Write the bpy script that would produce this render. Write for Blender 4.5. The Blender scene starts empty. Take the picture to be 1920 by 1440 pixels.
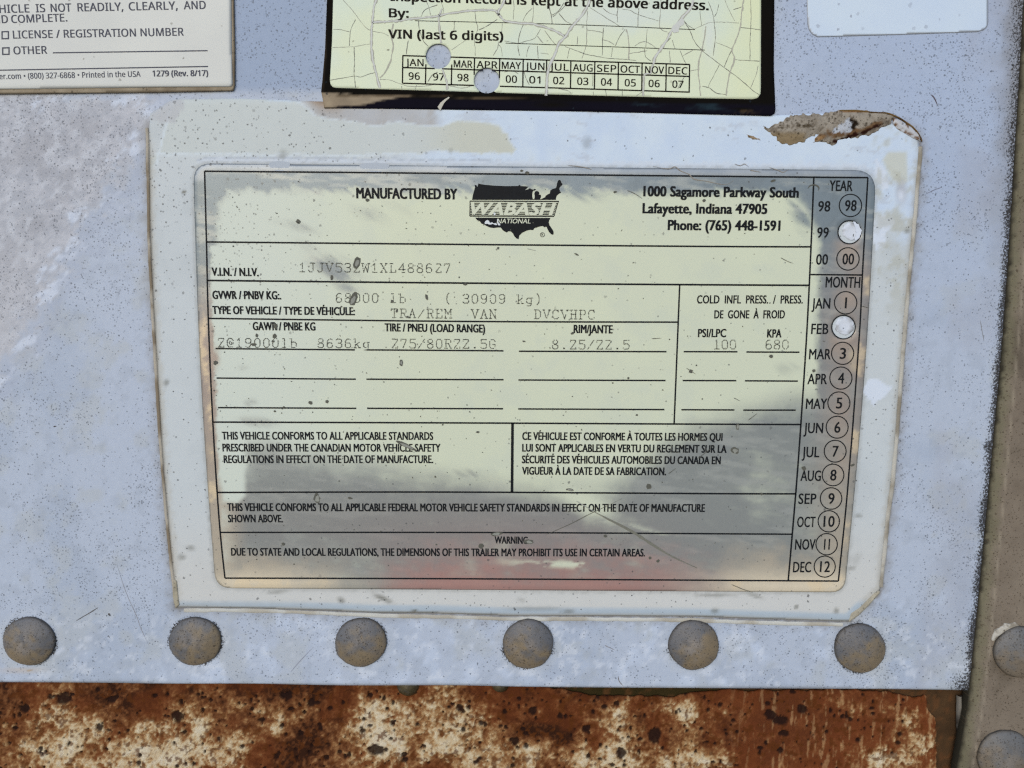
import bpy, bmesh, math, random, os
import numpy as np
from mathutils import Vector, Matrix, Euler

random.seed(7)
S = bpy.context.scene
COL = S.collection

# ------------------------------------------------------------------ camera, world, sun, exposure
F_PX, CX, CY = 1387.0, 960.0, 720.0          # focal length and centre in pixels of the 1920x1440 photograph
PITCH, ROLL = math.radians(8.0), math.radians(0.36)
DIST, HEIGHT = 0.226, 1.30                   # camera to wall along the axis, height of the aimed point
fwd = Vector((0, math.cos(PITCH), -math.sin(PITCH)))
up0 = Vector((0, math.sin(PITCH), math.cos(PITCH)))
rt0 = Vector((1, 0, 0))
rt = rt0 * math.cos(ROLL) + up0 * math.sin(ROLL)
up = up0 * math.cos(ROLL) - rt0 * math.sin(ROLL)
EYE = Vector((0, 0, HEIGHT)) - fwd * DIST
cam_d = bpy.data.cameras.new('Camera'); cam = bpy.data.objects.new('Camera', cam_d); COL.objects.link(cam)
M3 = Matrix((rt, up, -fwd)).transposed()
cam.matrix_world = Matrix.Translation(EYE) @ M3.to_4x4()
cam_d.sensor_width = 36.0; cam_d.lens = 36.0 * F_PX / 1920.0
cam_d.clip_start = 0.005; cam_d.clip_end = 2000
S.camera = cam

W = bpy.data.worlds.new('World'); S.world = W; W.use_nodes = True
wn = W.node_tree.nodes; wl = W.node_tree.links; wn.clear()
SUN_EL, SUN_AZ = math.radians(20), math.radians(-18)     # soft high light from in front of the wall, a little left
sky = wn.new('ShaderNodeTexSky'); sky.sky_type = 'NISHITA'; sky.sun_disc = False
sky.sun_elevation = SUN_EL; sky.sun_rotation = math.pi + SUN_AZ * -1
sky.dust_density = 2.0; sky.air_density = 1.0
bg = wn.new('ShaderNodeBackground'); bg.inputs[1].default_value = 0.15
wo = wn.new('ShaderNodeOutputWorld')
wl.new(sky.outputs[0], bg.inputs[0]); wl.new(bg.outputs[0], wo.inputs[0])
sd_ = bpy.data.lights.new('Sun', 'SUN'); sd_.energy = 0.6; sd_.angle = math.radians(60); sd_.color = (1.0, 0.985, 0.96)
sun = bpy.data.objects.new('Sun', sd_); COL.objects.link(sun)
to_sun = Vector((math.sin(SUN_AZ) * math.cos(SUN_EL), -math.cos(SUN_AZ) * math.cos(SUN_EL), math.sin(SUN_EL)))
sun.rotation_euler = to_sun.to_track_quat('Z', 'Y').to_euler()
sun.location = (0, -3, 4)
S.cycles.use_denoising = False; S.cycles.use_light_tree = False; S.cycles.max_bounces = 4; S.cycles.diffuse_bounces = 2; S.cycles.glossy_bounces = 2; S.cycles.filter_width = 1.3
S.view_settings.view_transform = 'Standard'; S.view_settings.look = 'None'
S.view_settings.gamma = 1.0; S.view_settings.exposure = 0.15; S.view_settings.use_curve_mapping = False
LIGHT = (1.13, 1.03, 0.90)                   # brightness of a white card on this wall, per channel

# ------------------------------------------------------------------ helpers
def P(u, v, d=0.0):
    """photo pixel -> point on the wall plane, d millimetres in front of the panel face"""
    u = np.asarray(u, float); v = np.asarray(v, float)
    a = (u - CX) / F_PX; b = (CY - v) / F_PX
    dx = fwd.x + a * rt.x + b * up.x; dy = fwd.y + a * rt.y + b * up.y; dz = fwd.z + a * rt.z + b * up.z
    t = (0.0 - np.asarray(d, float) * 1e-3 - EYE.y) / dy
    return np.stack([EYE.x + dx * t, EYE.y + dy * t, EYE.z + dz * t], -1)

def lin(h):
    h = h.lstrip('#'); r = []
    for i in (0, 2, 4):
        c = int(h[i:i + 2], 16) / 255.0
        r.append(c / 12.92 if c <= .04045 else ((c + .055) / 1.055) ** 2.4)
    return np.array(r)
def A(h, k=1.0):
    """albedo of a surface that looks like the sRGB colour h under this light"""
    return np.clip((lin(h) * k - .012) / np.array(LIGHT), 0.004, 0.84)

def hsh(ix, iy, seed):
    n = (ix.astype(np.int64) * 374761393 + iy.astype(np.int64) * 668265263 + seed * 974711) & 0xffffffff
    n = ((n ^ (n >> 13)) * 1274126177) & 0xffffffff
    n = (n ^ (n >> 16)) & 0xffffffff
    n = (n * 2246822519) & 0xffffffff
    n = n ^ (n >> 15)
    return (n & 0xffffff) / float(0xffffff)
def vnoise(x, y, seed):
    ix = np.floor(x); iy = np.floor(y); fx = x - ix; fy = y - iy
    fx = fx * fx * (3 - 2 * fx); fy = fy * fy * (3 - 2 * fy)
    a = hsh(ix, iy, seed); b = hsh(ix + 1, iy, seed); c = hsh(ix, iy + 1, seed); d = hsh(ix + 1, iy + 1, seed)
    return (a * (1 - fx) + b * fx) * (1 - fy) + (c * (1 - fx) + d * fx) * fy
def fbm(u, v, size, octv=4, seed=0, gain=.5, ang=0, stretch=1.0):
    c, s = math.cos(math.radians(ang)), math.sin(math.radians(ang))
    x = (u * c + v * s) / size / stretch; y = (-u * s + v * c) / size
    t = 0; amp = 1; tot = 0
    for o in range(octv):
        t = t + amp * vnoise(x + 17.3 * o, y - 9.1 * o, seed + o * 31); tot += amp
        amp *= gain; x = x * 2.03; y = y * 2.03
    return np.clip((t / tot - .5) * 1.6 + .5, 0, 1)
def sm(a, b, x): t = np.clip((x - a) / (b - a), 0, 1); return t * t * (3 - 2 * t)
def mix(c0, c1, t):
    c0 = np.asarray(c0); c1 = np.asarray(c1); t = np.asarray(t)
    return c0 + (c1 - c0) * (t[..., None] if np.ndim(t) else t)
def seg_near(u, v, poly, closed=True):
    p = np.asarray(poly, float); n = len(p)
    best = np.full(u.shape, 1e18); bx = np.zeros_like(u); by = np.zeros_like(u)
    for i in range(n if closed else n - 1):
        a = p[i]; b = p[(i + 1) % n]; e = b - a; L = max(e @ e, 1e-9)
        t = np.clip(((u - a[0]) * e[0] + (v - a[1]) * e[1]) / L, 0, 1)
        qx = a[0] + t * e[0]; qy = a[1] + t * e[1]; d = (u - qx) ** 2 + (v - qy) ** 2
        m = d < best; best = np.where(m, d, best); bx = np.where(m, qx, bx); by = np.where(m, qy, by)
    return np.sqrt(best), bx, by
def inside(u, v, poly):
    p = np.asarray(poly, float); n = len(p); r = np.zeros(u.shape, bool)
    for i in range(n):
        x0, y0 = p[i]; x1, y1 = p[(i + 1) % n]
        if y0 == y1: continue
        c = (y0 > v) != (y1 > v)
        r ^= c & (u < (x1 - x0) * (v - y0) / (y1 - y0) + x0)
    return r
def sdf(u, v, poly):
    d, _, _ = seg_near(u, v, poly); return np.where(inside(u, v, poly), d, -d)
def soft(u, v, poly, w): return sm(-w, w, sdf(u, v, poly))
def pline(u, v, pts): return seg_near(u, v, pts, False)[0]
def ell(u, v, cx, cy, rx, ry, ang=0):
    c, s = math.cos(math.radians(ang)), math.sin(math.radians(ang))
    x = ((u - cx) * c + (v - cy) * s) / rx; y = (-(u - cx) * s + (v - cy) * c) / ry
    return np.exp(-(x * x + y * y))
def rough(poly, amp, step=4, seed=0, size=14, closed=True):
    """subdivide an outline and make it ragged"""
    out = []; p = [np.array(q, float) for q in poly]; n = len(p)
    for i in range(n if closed else n - 1):
        a, b = p[i], p[(i + 1) % n]; L = np.linalg.norm(b - a); k = max(1, int(L / step))
        nv = np.array([-(b - a)[1], (b - a)[0]]) / max(L, 1e-6)
        for j in range(k):
            q = a + (b - a) * j / k
            f = float(fbm(np.array([q[0]]), np.array([q[1]]), size, 3, seed)[0]) - .5
            out.append(tuple(q + nv * f * 2 * amp))
    if not closed: out.append(tuple(p[-1]))
    return out
def rrect(tl, tr, br, bl, r, k=6):
    """rounded quad outline"""
    pts = [np.array(q, float) for q in (tl, tr, br, bl)]; out = []
    for i in range(4):
        p = pts[i]; a = pts[i - 1]; b = pts[(i + 1) % 4]
        ri = r[i] if isinstance(r, (list, tuple)) else r
        pa = p + (a - p) / np.linalg.norm(a - p) * ri; pb = p + (b - p) / np.linalg.norm(b - p) * ri
        for j in range(k + 1):
            t = j / k; out.append(tuple((1 - t) ** 2 * pa + 2 * t * (1 - t) * p + t * t * pb))
    return out
def spl(pts, k=6):
    """Catmull-Rom through points"""
    p = [np.array(q, float) for q in pts]; out = []
    for i in range(len(p) - 1):
        a = p[max(i - 1, 0)]; b = p[i]; c = p[i + 1]; d = p[min(i + 2, len(p) - 1)]
        for j in range(k):
            t = j / k
            out.append(tuple(.5 * (2 * b + (c - a) * t + (2 * a - 5 * b + 4 * c - d) * t * t + (3 * b - a - 3 * c + d) * t ** 3)))
    out.append(tuple(p[-1])); return out

def link(name, me, mat=None, parent=None):
    o = bpy.data.objects.new(name, me); COL.objects.link(o)
    if mat is not None: me.materials.append(mat)
    if parent is not None: o.parent = parent
    return o
def thing(name, label, cat, group=None):
    o = bpy.data.objects.new(name, None); COL.objects.link(o); o.empty_display_size = .02
    o['label'] = label; o['category'] = cat
    if group: o['group'] = group
    return o
def pymesh(name, co, faces, smooth=False):
    me = bpy.data.meshes.new(name); me.from_pydata([tuple(c) for c in co], [], faces)
    if smooth: me.polygons.foreach_set('use_smooth', [True] * len(me.polygons))
    me.update(); return me
def setcol(me, col, extra=None):
    n = len(me.vertices); a = me.attributes.new('col', 'FLOAT_COLOR', 'POINT')
    c = np.ones((n, 4)); c[:, :3] = np.broadcast_to(col, (n, 3)); a.data.foreach_set('color', c.ravel())
    for k, x in (extra or {}).items():
        b = me.attributes.new(k, 'FLOAT', 'POINT'); b.data.foreach_set('value', np.broadcast_to(x, (n,)).astype(float).copy())

def sheet(name, outline, res, d, thick, colfn, mat, parent=None, relief=None, holes=(), back=False):
    """a real sheet on the wall: fine grid trimmed to the outline and holes, with a rim of its thickness"""
    polys = [outline] + list(holes); o = np.asarray(outline, float)
    lo = o.min(0) - res; hi = o.max(0) + res
    nx = int((hi[0] - lo[0]) / res) + 2; ny = int((hi[1] - lo[1]) / res) + 2
    gu, gv = np.meshgrid(lo[0] + np.arange(nx) * res, lo[1] + np.arange(ny) * res)
    cu = (gu[:-1, :-1] + gu[1:, 1:]) / 2; cv = (gv[:-1, :-1] + gv[1:, 1:]) / 2
    keep = inside(cu, cv, outline)
    for h in holes: keep &= ~inside(cu, cv, h)
    idx = np.arange(nx * ny).reshape(ny, nx)
    q = np.stack([idx[1:, :-1], idx[1:, 1:], idx[:-1, 1:], idx[:-1, :-1]], -1)[keep]
    used, inv = np.unique(q, return_inverse=True); q = inv.reshape(-1, 4)
    U = gu.ravel()[used].copy(); V = gv.ravel()[used].copy()
    e = np.concatenate([q[:, [0, 1]], q[:, [1, 2]], q[:, [2, 3]], q[:, [3, 0]]])
    key = np.sort(e, 1); key = key[:, 0] * (len(U) + 1) + key[:, 1]
    uq, first, cnt = np.unique(key, return_index=True, return_counts=True)
    be = e[first[cnt == 1]]; bv = np.unique(be)
    bd = np.full(bv.shape, 1e18); bx = U[bv].copy(); by = V[bv].copy()
    for pl in polys:
        dd, x, y = seg_near(U[bv], V[bv], pl); m = dd < bd
        bd = np.where(m, dd, bd); bx = np.where(m, x, bx); by = np.where(m, y, by)
    U[bv] = bx; V[bv] = by
    sd = np.full(U.shape, 1e18)
    for pl in polys: sd = np.minimum(sd, seg_near(U, V, pl)[0])
    r = relief(U, V, sd) if relief else 0.0
    co = P(U, V, d); co[:, 1] = -(d + r) * 1e-3
    n = len(U); mp = {b: n + i for i, b in enumerate(bv)}
    rim = co[bv].copy(); rim[:, 1] = -(d - thick) * 1e-3
    faces = q.tolist() + [[int(b), int(a), mp[a], mp[b]] for a, b in be]
    co = np.concatenate([co, rim]); UU = np.concatenate([U, U[bv]]); VV = np.concatenate([V, V[bv]])
    me = pymesh(name, co, faces, True)
    SD = np.concatenate([sd, 0 * bv])
    res_ = colfn(UU, VV, SD); col, extra = res_ if isinstance(res_, tuple) else (res_, {})
    setcol(me, col, extra)
    return link(name, me, mat, parent)

def strip_mesh(name, pts, w, d, rag=0, seed=0):
    """flat band along a pixel polyline; w = width px (number or per-point)"""
    p = np.array(pts, float); n = len(p); w = np.broadcast_to(np.asarray(w, float), (n,)).copy()
    if rag: w = w * (1 + rag * (np.random.RandomState(seed).rand(n) - .5) * 2)
    t = np.gradient(p, axis=0); t /= np.maximum(np.linalg.norm(t, axis=1, keepdims=True), 1e-6)
    nv = np.stack([-t[:, 1], t[:, 0]], -1)
    a = p + nv * w[:, None] / 2; b = p - nv * w[:, None] / 2
    co = np.concatenate([P(a[:, 0], a[:, 1], d), P(b[:, 0], b[:, 1], d)])
    return pymesh(name, co, [[i, i + 1, n + i + 1, n + i] for i in range(n - 1)])
def line(parent, pts, w, d, mat, name='rule', k=0):
    if k: pts = spl(pts, k)
    return link(name, strip_mesh(name, pts, w, d), mat, parent)
def tube(name, pts, wpx, hmm, d, mat, parent, seed=0, jit=.25, col='#B5B2A6', col2='#8b8474'):
    """half-round bead lying on the wall"""
    p = np.array(rough(spl(pts, 5), .7, 6, seed, 20, False), float); n = len(p)
    t = np.gradient(p, axis=0); t /= np.maximum(np.linalg.norm(t, axis=1, keepdims=True), 1e-6)
    nv = np.stack([-t[:, 1], t[:, 0]], -1); K = 7
    f = 1 + jit * (fbm(p[:, 0], p[:, 1], 60, 4, seed) - .5)
    co = []; us = []; vs = []
    for i in range(K):
        a = math.pi * i / (K - 1)
        q = p + nv * (math.cos(a) * wpx / 2 * f)[:, None]
        c = P(q[:, 0], q[:, 1], d); c[:, 1] = -(d + math.sin(a) * hmm * f) * 1e-3
        co.append(c); us.append(q[:, 0]); vs.append(q[:, 1])
    co = np.concatenate(co); us = np.concatenate(us); vs = np.concatenate(vs)
    faces = [[i * n + j, i * n + j + 1, (i + 1) * n + j + 1, (i + 1) * n + j] for i in range(K - 1) for j in range(n - 1)]
    me = pymesh(name, co, faces, True)
    setcol(me, mix(A(col), A(col2), sm(.35, .75, fbm(us, vs, 40, 5, seed + 5))))
    return link(name, me, mat, parent)
def poly_flat(name, pts, d, mat, parent):
    p = np.array(pts, float); return link(name, pymesh(name, P(p[:, 0], p[:, 1], d), [list(range(len(p)))]), mat, parent)
def ring(name, c, r, w, d, mat, parent, k=40):
    a = np.linspace(0, 2 * math.pi, k, endpoint=False)
    o = P(c[0] + (r + w / 2) * np.cos(a), c[1] + (r + w / 2) * np.sin(a), d)
    i_ = P(c[0] + (r - w / 2) * np.cos(a), c[1] + (r - w / 2) * np.sin(a), d)
    return link(name, pymesh(name, np.concatenate([o, i_]), [[i, (i + 1) % k, k + (i + 1) % k, k + i] for i in range(k)]), mat, parent)
def circ(c, r, k=36, jit=0, seed=0):
    a = np.linspace(0, 2 * math.pi, k, endpoint=False); rs = np.random.RandomState(seed)
    f = 1 + jit * (rs.rand(k) - .5)
    return [(c[0] + r * f[i] * math.cos(a[i]), c[1] + r * f[i] * math.sin(a[i])) for i in range(k)]

# ------------------------------------------------------------------ lettering
def get_font():
    """Blender's own grotesque face for the stickers; the built-in face everywhere else"""
    try:
        return bpy.data.fonts.load(os.path.join(bpy.utils.system_resource('DATAFILES'), 'fonts', 'NotoSansHebrew-Regular.woff2'))
    except Exception:
        return None
GROT = get_font()
def glyphs(s, font=None, wspace=1.0, shear=0.0, space=1.0):
    c = bpy.data.curves.new('txt', 'FONT'); c.body = s; c.resolution_u = 3
    c.space_word = wspace; c.space_character = space; c.shear = shear; c.fill_mode = 'FRONT'
    if font: c.font = font
    o = bpy.data.objects.new('txt', c); COL.objects.link(o)
    dg = bpy.context.evaluated_depsgraph_get(); dg.update()
    me = bpy.data.meshes.new_from_object(o.evaluated_get(dg))
    bpy.data.objects.remove(o); bpy.data.curves.remove(c)
    n = len(me.vertices); v = np.zeros(n * 3); me.vertices.foreach_get('co', v); v = v.reshape(-1, 3)[:, :2].copy()
    return me, v
CAPS = {}
for _f in (None, GROT):
    _m, _v = glyphs('H', _f); CAPS[_f] = _v[:, 1].max() - _v[:, 1].min(); bpy.data.meshes.remove(_m)
VPX, VPY = 902.0, 10650.0
GROTESQUE = []
def text(parent, s, a, b, cap, mat, d, bold=0.0, wspace=1.0, shear=0.0, name='lettering', space=1.03):
    """printed line: baseline from pixel a to pixel b, capitals cap pixels high"""
    font = GROT if parent in GROTESQUE else None; CAP = CAPS[font]
    me, v = glyphs(s, font, wspace, shear, space)
    x0, x1 = v[:, 0].min(), v[:, 0].max(); t = (v[:, 0] - x0) / (x1 - x0); h = v[:, 1] / CAP * cap
    if bold > 0:                                   # heavier face: the same outline inked four times, a hair apart
        fa = np.array([list(p.vertices) for p in me.polygons if len(p.vertices) == 3]); q4 = [list(p.vertices) for p in me.polygons if len(p.vertices) != 3]
        nv = len(v); k = bold * cap / CAP; T_ = []; H_ = []; F_ = []; D_ = []
        for i, (ox, oy) in enumerate(((-1, .4), (1, .4), (-1, -.4), (1, -.4))):
            T_.append(t + ox * k * .62 / max(b[0] - a[0], 1)); H_.append(h + oy * k * .62); D_.append(np.full(nv, i * .004))
            F_ += (fa + i * nv).tolist() + [[w + i * nv for w in q] for q in q4]
        t = np.concatenate(T_); h = np.concatenate(H_); d = d + np.concatenate(D_)
        bpy.data.meshes.remove(me); me = pymesh(name, np.zeros((4 * nv, 3)), F_)
    u = a[0] + (b[0] - a[0]) * t; w = a[1] + (b[1] - a[1]) * t
    u = u - h * (VPX - u) / (VPY - w); w = w - h
    me.vertices.foreach_set('co', P(u, w, d).ravel()); me.name = name; me.materials.clear()
    me.flip_normals(); me.update()
    return link(name, me, mat, parent)

DOT = {
 '1': ['1.5 6.5 3 8 3 0', '1 0 5 0'], 'J': ['2 8 6 8', '4.5 8 4.5 1.5 3.5 0 1.5 0 .5 1.5'],
 'V': ['.3 8 3 0 5.7 8', '-.5 8 1.2 8', '4.8 8 6.5 8'], '5': ['5.5 8 1 8 1 4.8 4.5 4.8 5.7 3.5 5.7 1.2 4.5 0 1.5 0 .5 1'],
 '3': ['.7 7 1.8 8 4.3 8 5.4 6.8 5.4 5.3 4.2 4.2 2.5 4.2', '4.2 4.2 5.6 3 5.6 1.2 4.4 0 1.6 0 .5 1'],
 '2': ['.7 6.6 .9 8 5.2 8 5.4 6.5 .7 0 5.6 0 5.6 1'], 'W': ['0 8 1.3 0 3 5.5 4.7 0 6 8', '-.6 8 1 8', '5 8 6.6 8'],
 'X': ['.6 8 5.4 0', '5.4 8 .6 0', '0 8 1.4 8', '4.6 8 6 8', '0 0 1.4 0', '4.6 0 6 0'],
 'L': ['.5 8 3 8', '1.6 8 1.6 0', '.5 0 5.7 0 5.7 2'], '4': ['4.3 0 4.3 8 .4 2.6 5.9 2.6', '3.3 0 5.4 0'],
 '8': ['3 4.3 1 5.4 1 7 2 8 4 8 5 7 5 5.4 3 4.3 .6 3 .6 1 1.8 0 4.2 0 5.4 1 5.4 3 3 4.3'],
 '6': ['5 7.4 4 8 2.4 8 .8 6 .6 1.4 1.8 0 4.2 0 5.4 1.2 5.4 3 4.2 4.4 2 4.4 .7 3'],
 '9': ['.9 .6 2 0 3.6 0 5.2 2 5.4 6.6 4.2 8 1.8 8 .6 6.8 .6 5 1.8 3.7 4 3.7 5.3 5'],
 '7': ['.6 6.6 .6 8 5.4 8 5.2 6.8 2.6 0'], '0': ['2 0 4 0 5.4 1.6 5.4 6.4 4 8 2 8 .6 6.4 .6 1.6 2 0'],
 'l': ['1.5 8 3 8 3 0', '1 0 5 0'], 'b': ['0 8 1.2 8 1.2 0 4.2 0 5.5 1.4 5.5 3.6 4.2 5 1.2 5'],
 '(': ['4 9 2.6 7 2.2 4 2.6 1 4 -1'], ')': ['2 9 3.4 7 3.8 4 3.4 1 2 -1'],
 'k': ['.2 8 1.4 8 1.4 0', '5 5 1.6 2.4', '2.8 3.2 5.2 0', '.4 0 2.4 0', '4.4 0 6 0'],
 'g': ['6 5 4.8 5 4.8 -1 3.6 -2 1.4 -2', '4.8 5 2 5 .7 3.8 .7 1.4 2 .2 4.8 .2'],
 'T': ['.2 6.4 .2 8 5.8 8 5.8 6.4', '3 8 3 0', '1.8 0 4.2 0'], 'R': ['.2 8 4.4 8 5.4 7 5.4 5.2 4.4 4.2 1.2 4.2', '1.2 8 1.2 0', '.2 0 2.4 0', '3.4 4.2 5.2 0 6 0'],
 'A': ['.6 0 3 8 5.4 0', '1.6 3 4.4 3', '-.2 0 1.6 0', '4.4 0 6.2 0'], '/': ['.4 0 5.8 8'],
 'E': ['.2 8 5.4 8 5.4 6.4', '1.2 8 1.2 0', '.2 0 5.6 0 5.6 1.8', '1.2 4.2 3.8 4.2'], 'M': ['.6 0 .6 8 3 3.6 5.4 8 5.4 0', '-.3 0 1.6 0', '4.4 0 6.3 0', '-.3 8 .6 8', '5.4 8 6.3 8'],
 'N': ['.8 0 .8 8 5.2 0 5.2 8', '-.2 0 1.8 0', '4.2 8 6.2 8', '-.2 8 .8 8'], 'D': ['.2 8 3.8 8 5.5 6.2 5.5 1.8 3.8 0 .2 0', '1.3 8 1.3 0'],
 'C': ['5.4 6.2 5.2 8', '5.3 7 4 8 2 8 .6 6.4 .6 1.6 2 0 4.2 0 5.5 1.2'], 'H': ['1 8 1 0', '5 8 5 0', '1 4.2 5 4.2', '0 8 2 8', '4 8 6 8', '0 0 2 0', '4 0 6 0'],
 'P': ['.2 8 4.4 8 5.5 7 5.5 5 4.4 3.9 1.2 3.9', '1.2 8 1.2 0', '.2 0 2.6 0'], '@': ['4.4 2.6 3 2.4 2.2 4 3 5.4 4.4 5.2 4.4 2.6 5.6 3 5.8 6 4.4 8 2 8 .5 6 .5 2 2 0 5 .4'],
 'G': ['5.4 6.4 4 8 2 8 .6 6.4 .6 1.6 2 0 4 0 5.4 1.4 5.4 3.6 3.4 3.6'], '.': ['2.6 .2 3.4 .2 3.4 .8 2.6 .8'], 'Z': ['.7 8 5.4 8 .7 0 5.6 0']}
def typed(parent, s, a, pitch, slope, mat, d, h=16.4):
    rs = np.random.RandomState(len(s) * 7); k = h / 8.0; co = []; fa = []
    for i, ch in enumerate(s):
        for st in DOT.get(ch, []):
            q = np.array([float(x) for x in st.split()]).reshape(-1, 2)
            for j in range(len(q) - 1):
                L = np.linalg.norm(q[j + 1] - q[j]); m = max(1, int(round(L / .95)))
                for t in np.arange(m + (j == len(q) - 2)) / m:
                    if rs.rand() < .06: continue
                    x, y = q[j] + (q[j + 1] - q[j]) * t
                    x = a[0] + i * pitch + x * k * 1.02 + rs.randn() * .12; y = a[1] + slope * i * pitch - y * k + rs.randn() * .12
                    r = .50 * k * (.85 + .3 * rs.rand()); n = len(co)
                    co += [(x + r * math.cos(w), y + r * math.sin(w)) for w in (0, 1.05, 2.1, 3.14, 4.19, 5.24)]
                    fa.append([n + 5 - g for g in range(6)])
    c = np.array(co); return link('typed_lettering', pymesh('typed_lettering', P(c[:, 0], c[:, 1], d), fa), mat, parent)

# ------------------------------------------------------------------ materials
class NT:
    def __init__(s, name):
        s.m = bpy.data.materials.new(name); s.m.use_nodes = True; s.t = s.m.node_tree; s.n = s.t.nodes; s.n.clear()
        s.out = s.n.new('ShaderNodeOutputMaterial'); s.b = s.n.new('ShaderNodeBsdfPrincipled')
        s.t.links.new(s.b.outputs[0], s.out.inputs[0])
        g = s.n.new('ShaderNodeNewGeometry'); mp = s.n.new('ShaderNodeVectorMath'); mp.operation = 'SCALE'
        mp.inputs[3].default_value = 1000.0; s.lk(g.outputs['Position'], mp.inputs[0]); s.pos = mp.outputs[0]   # millimetres
    def lk(s, a, b): s.t.links.new(a, b)
    def put(s, sock, x):
        if hasattr(x, 'is_linked') or isinstance(x, bpy.types.NodeSocket): s.lk(x, sock)
        else: sock.default_value = x
    def attr(s, n, f=True):
        a = s.n.new('ShaderNodeAttribute'); a.attribute_name = n; return a.outputs['Fac'] if f else a.outputs['Color']
    def noise(s, scale, detail=4, rough=.55, stretch=None):
        x = s.n.new('ShaderNodeTexNoise'); x.inputs['Scale'].default_value = scale; x.inputs['Detail'].default_value = detail
        x.inputs['Roughness'].default_value = rough
        p = s.pos
        if stretch:
            q = s.n.new('ShaderNodeVectorMath'); q.operation = 'MULTIPLY'; s.lk(p, q.inputs[0]); q.inputs[1].default_value = stretch; p = q.outputs[0]
        s.lk(p, x.inputs['Vector']); return x.outputs['Fac']
    def math(s, op, a, b=0.0, c=None, clamp=False):
        x = s.n.new('ShaderNodeMath'); x.operation = op; x.use_clamp = clamp; s.put(x.inputs[0], a); s.put(x.inputs[1], b)
        if c is not None: s.put(x.inputs[2], c)
        return x.outputs[0]
    def ramp(s, x, a, b, lo=0.0, hi=1.0):
        r = s.n.new('ShaderNodeMapRange'); r.interpolation_type = 'SMOOTHSTEP'; s.put(r.inputs[0], x)
        r.inputs[1].default_value = a; r.inputs[2].default_value = b; r.inputs[3].default_value = lo; r.inputs[4].default_value = hi; return r.outputs[0]
    def mixc(s, f, a, b):
        x = s.n.new('ShaderNodeMix'); x.data_type = 'RGBA'; s.put(x.inputs['Factor'], f)
        for k, c in ((6, a), (7, b)):
            if isinstance(c, bpy.types.NodeSocket): s.lk(c, x.inputs[k])
            else: x.inputs[k].default_value = tuple(c) + (1.0,)
        return x.outputs[2]
    def scalec(s, c, f):
        x = s.n.new('ShaderNodeVectorMath'); x.operation = 'SCALE'; s.lk(c, x.inputs[0]); s.put(x.inputs[3], f); return x.outputs[0]
    def dots(s, scale, density, rmax, blur=.05):
        """scattered round specks: share `density` of the cells carries one"""
        v = s.n.new('ShaderNodeTexVoronoi'); v.inputs['Scale'].default_value = scale
        w = s.n.new('ShaderNodeTexNoise'); w.inputs['Scale'].default_value = scale * 3; s.lk(s.pos, w.inputs['Vector'])
        add = s.n.new('ShaderNodeVectorMath'); add.operation = 'MULTIPLY_ADD'; s.lk(w.outputs['Color'], add.inputs[0])
        add.inputs[1].default_value = (.6 / scale,) * 3; s.lk(s.pos, add.inputs[2])
        fl = s.n.new('ShaderNodeVectorMath'); fl.operation = 'MULTIPLY'; s.lk(add.outputs[0], fl.inputs[0]); fl.inputs[1].default_value = (1, 0, 1)
        s.lk(fl.outputs[0], v.inputs['Vector'])
        sep = s.n.new('ShaderNodeSeparateColor'); s.lk(v.outputs['Color'], sep.inputs[0])
        r = s.math('MULTIPLY', s.math('POWER', sep.outputs[1], 2.0), rmax); r = s.math('ADD', r, rmax * .25)
        dd = s.math('SUBTRACT', r, v.outputs['Distance']); f = s.ramp(dd, -blur, blur)
        pr = s.math('MULTIPLY', s.math('LESS_THAN', sep.outputs[0], density), s.math('MULTIPLY_ADD', sep.outputs[2], .7, .3))
        return s.math('MULTIPLY', f, pr)
    def bump(s, h, strength, dist=.0002):
        b = s.n.new('ShaderNodeBump'); b.inputs['Strength'].default_value = strength; b.inputs['Distance'].default_value = dist
        s.lk(h, b.inputs['Height']); s.lk(b.outputs[0], s.b.inputs['Normal'])
    def fin(s, col, rough=.6, metal=0.0, spec=.4):
        if isinstance(col, bpy.types.NodeSocket): s.lk(col, s.b.inputs['Base Color'])
        else: s.b.inputs['Base Color'].default_value = tuple(col) + (1,)
        s.put(s.b.inputs['Roughness'], rough); s.put(s.b.inputs['Metallic'], metal); s.b.inputs['Specular IOR Level'].default_value = spec
        return s.m

def m_weathered(name, grain=.08, gscale=5.0, speck='#4a4d52', sp1=(1.0, .5, .30), sp2=(.35, .25, .16), rough_=.55, bmp=.25, spec=.35, blot=.06):
    """painted or plastic surface: attribute colour, mottling, grain and dark specks thinned by the attribute 'spk'"""
    n = NT(name); c = n.attr('col', False); k = n.attr('spk')
    g = n.noise(gscale, 5, .7); b = n.noise(.22, 5, .6)
    f = n.math('ADD', n.math('MULTIPLY_ADD', g, 2 * grain, 1 - grain), n.math('MULTIPLY_ADD', b, 2 * blot, -blot))
    c = n.scalec(c, f)
    d1 = n.dots(sp1[0], n.math('MULTIPLY', k, sp1[1]), sp1[2]); d2 = n.dots(sp2[0], n.math('MULTIPLY', k, sp2[1]), sp2[2])
    c = n.mixc(n.math('MULTIPLY', n.math('MAXIMUM', d1, d2), .8), c, A(speck))
    n.bump(n.math('ADD', g, n.math('MULTIPLY', d1, .6)), bmp, .00012)
    return n.fin(c, n.math('MULTIPLY_ADD', g, .2, rough_ - .1), 0, spec)

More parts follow.
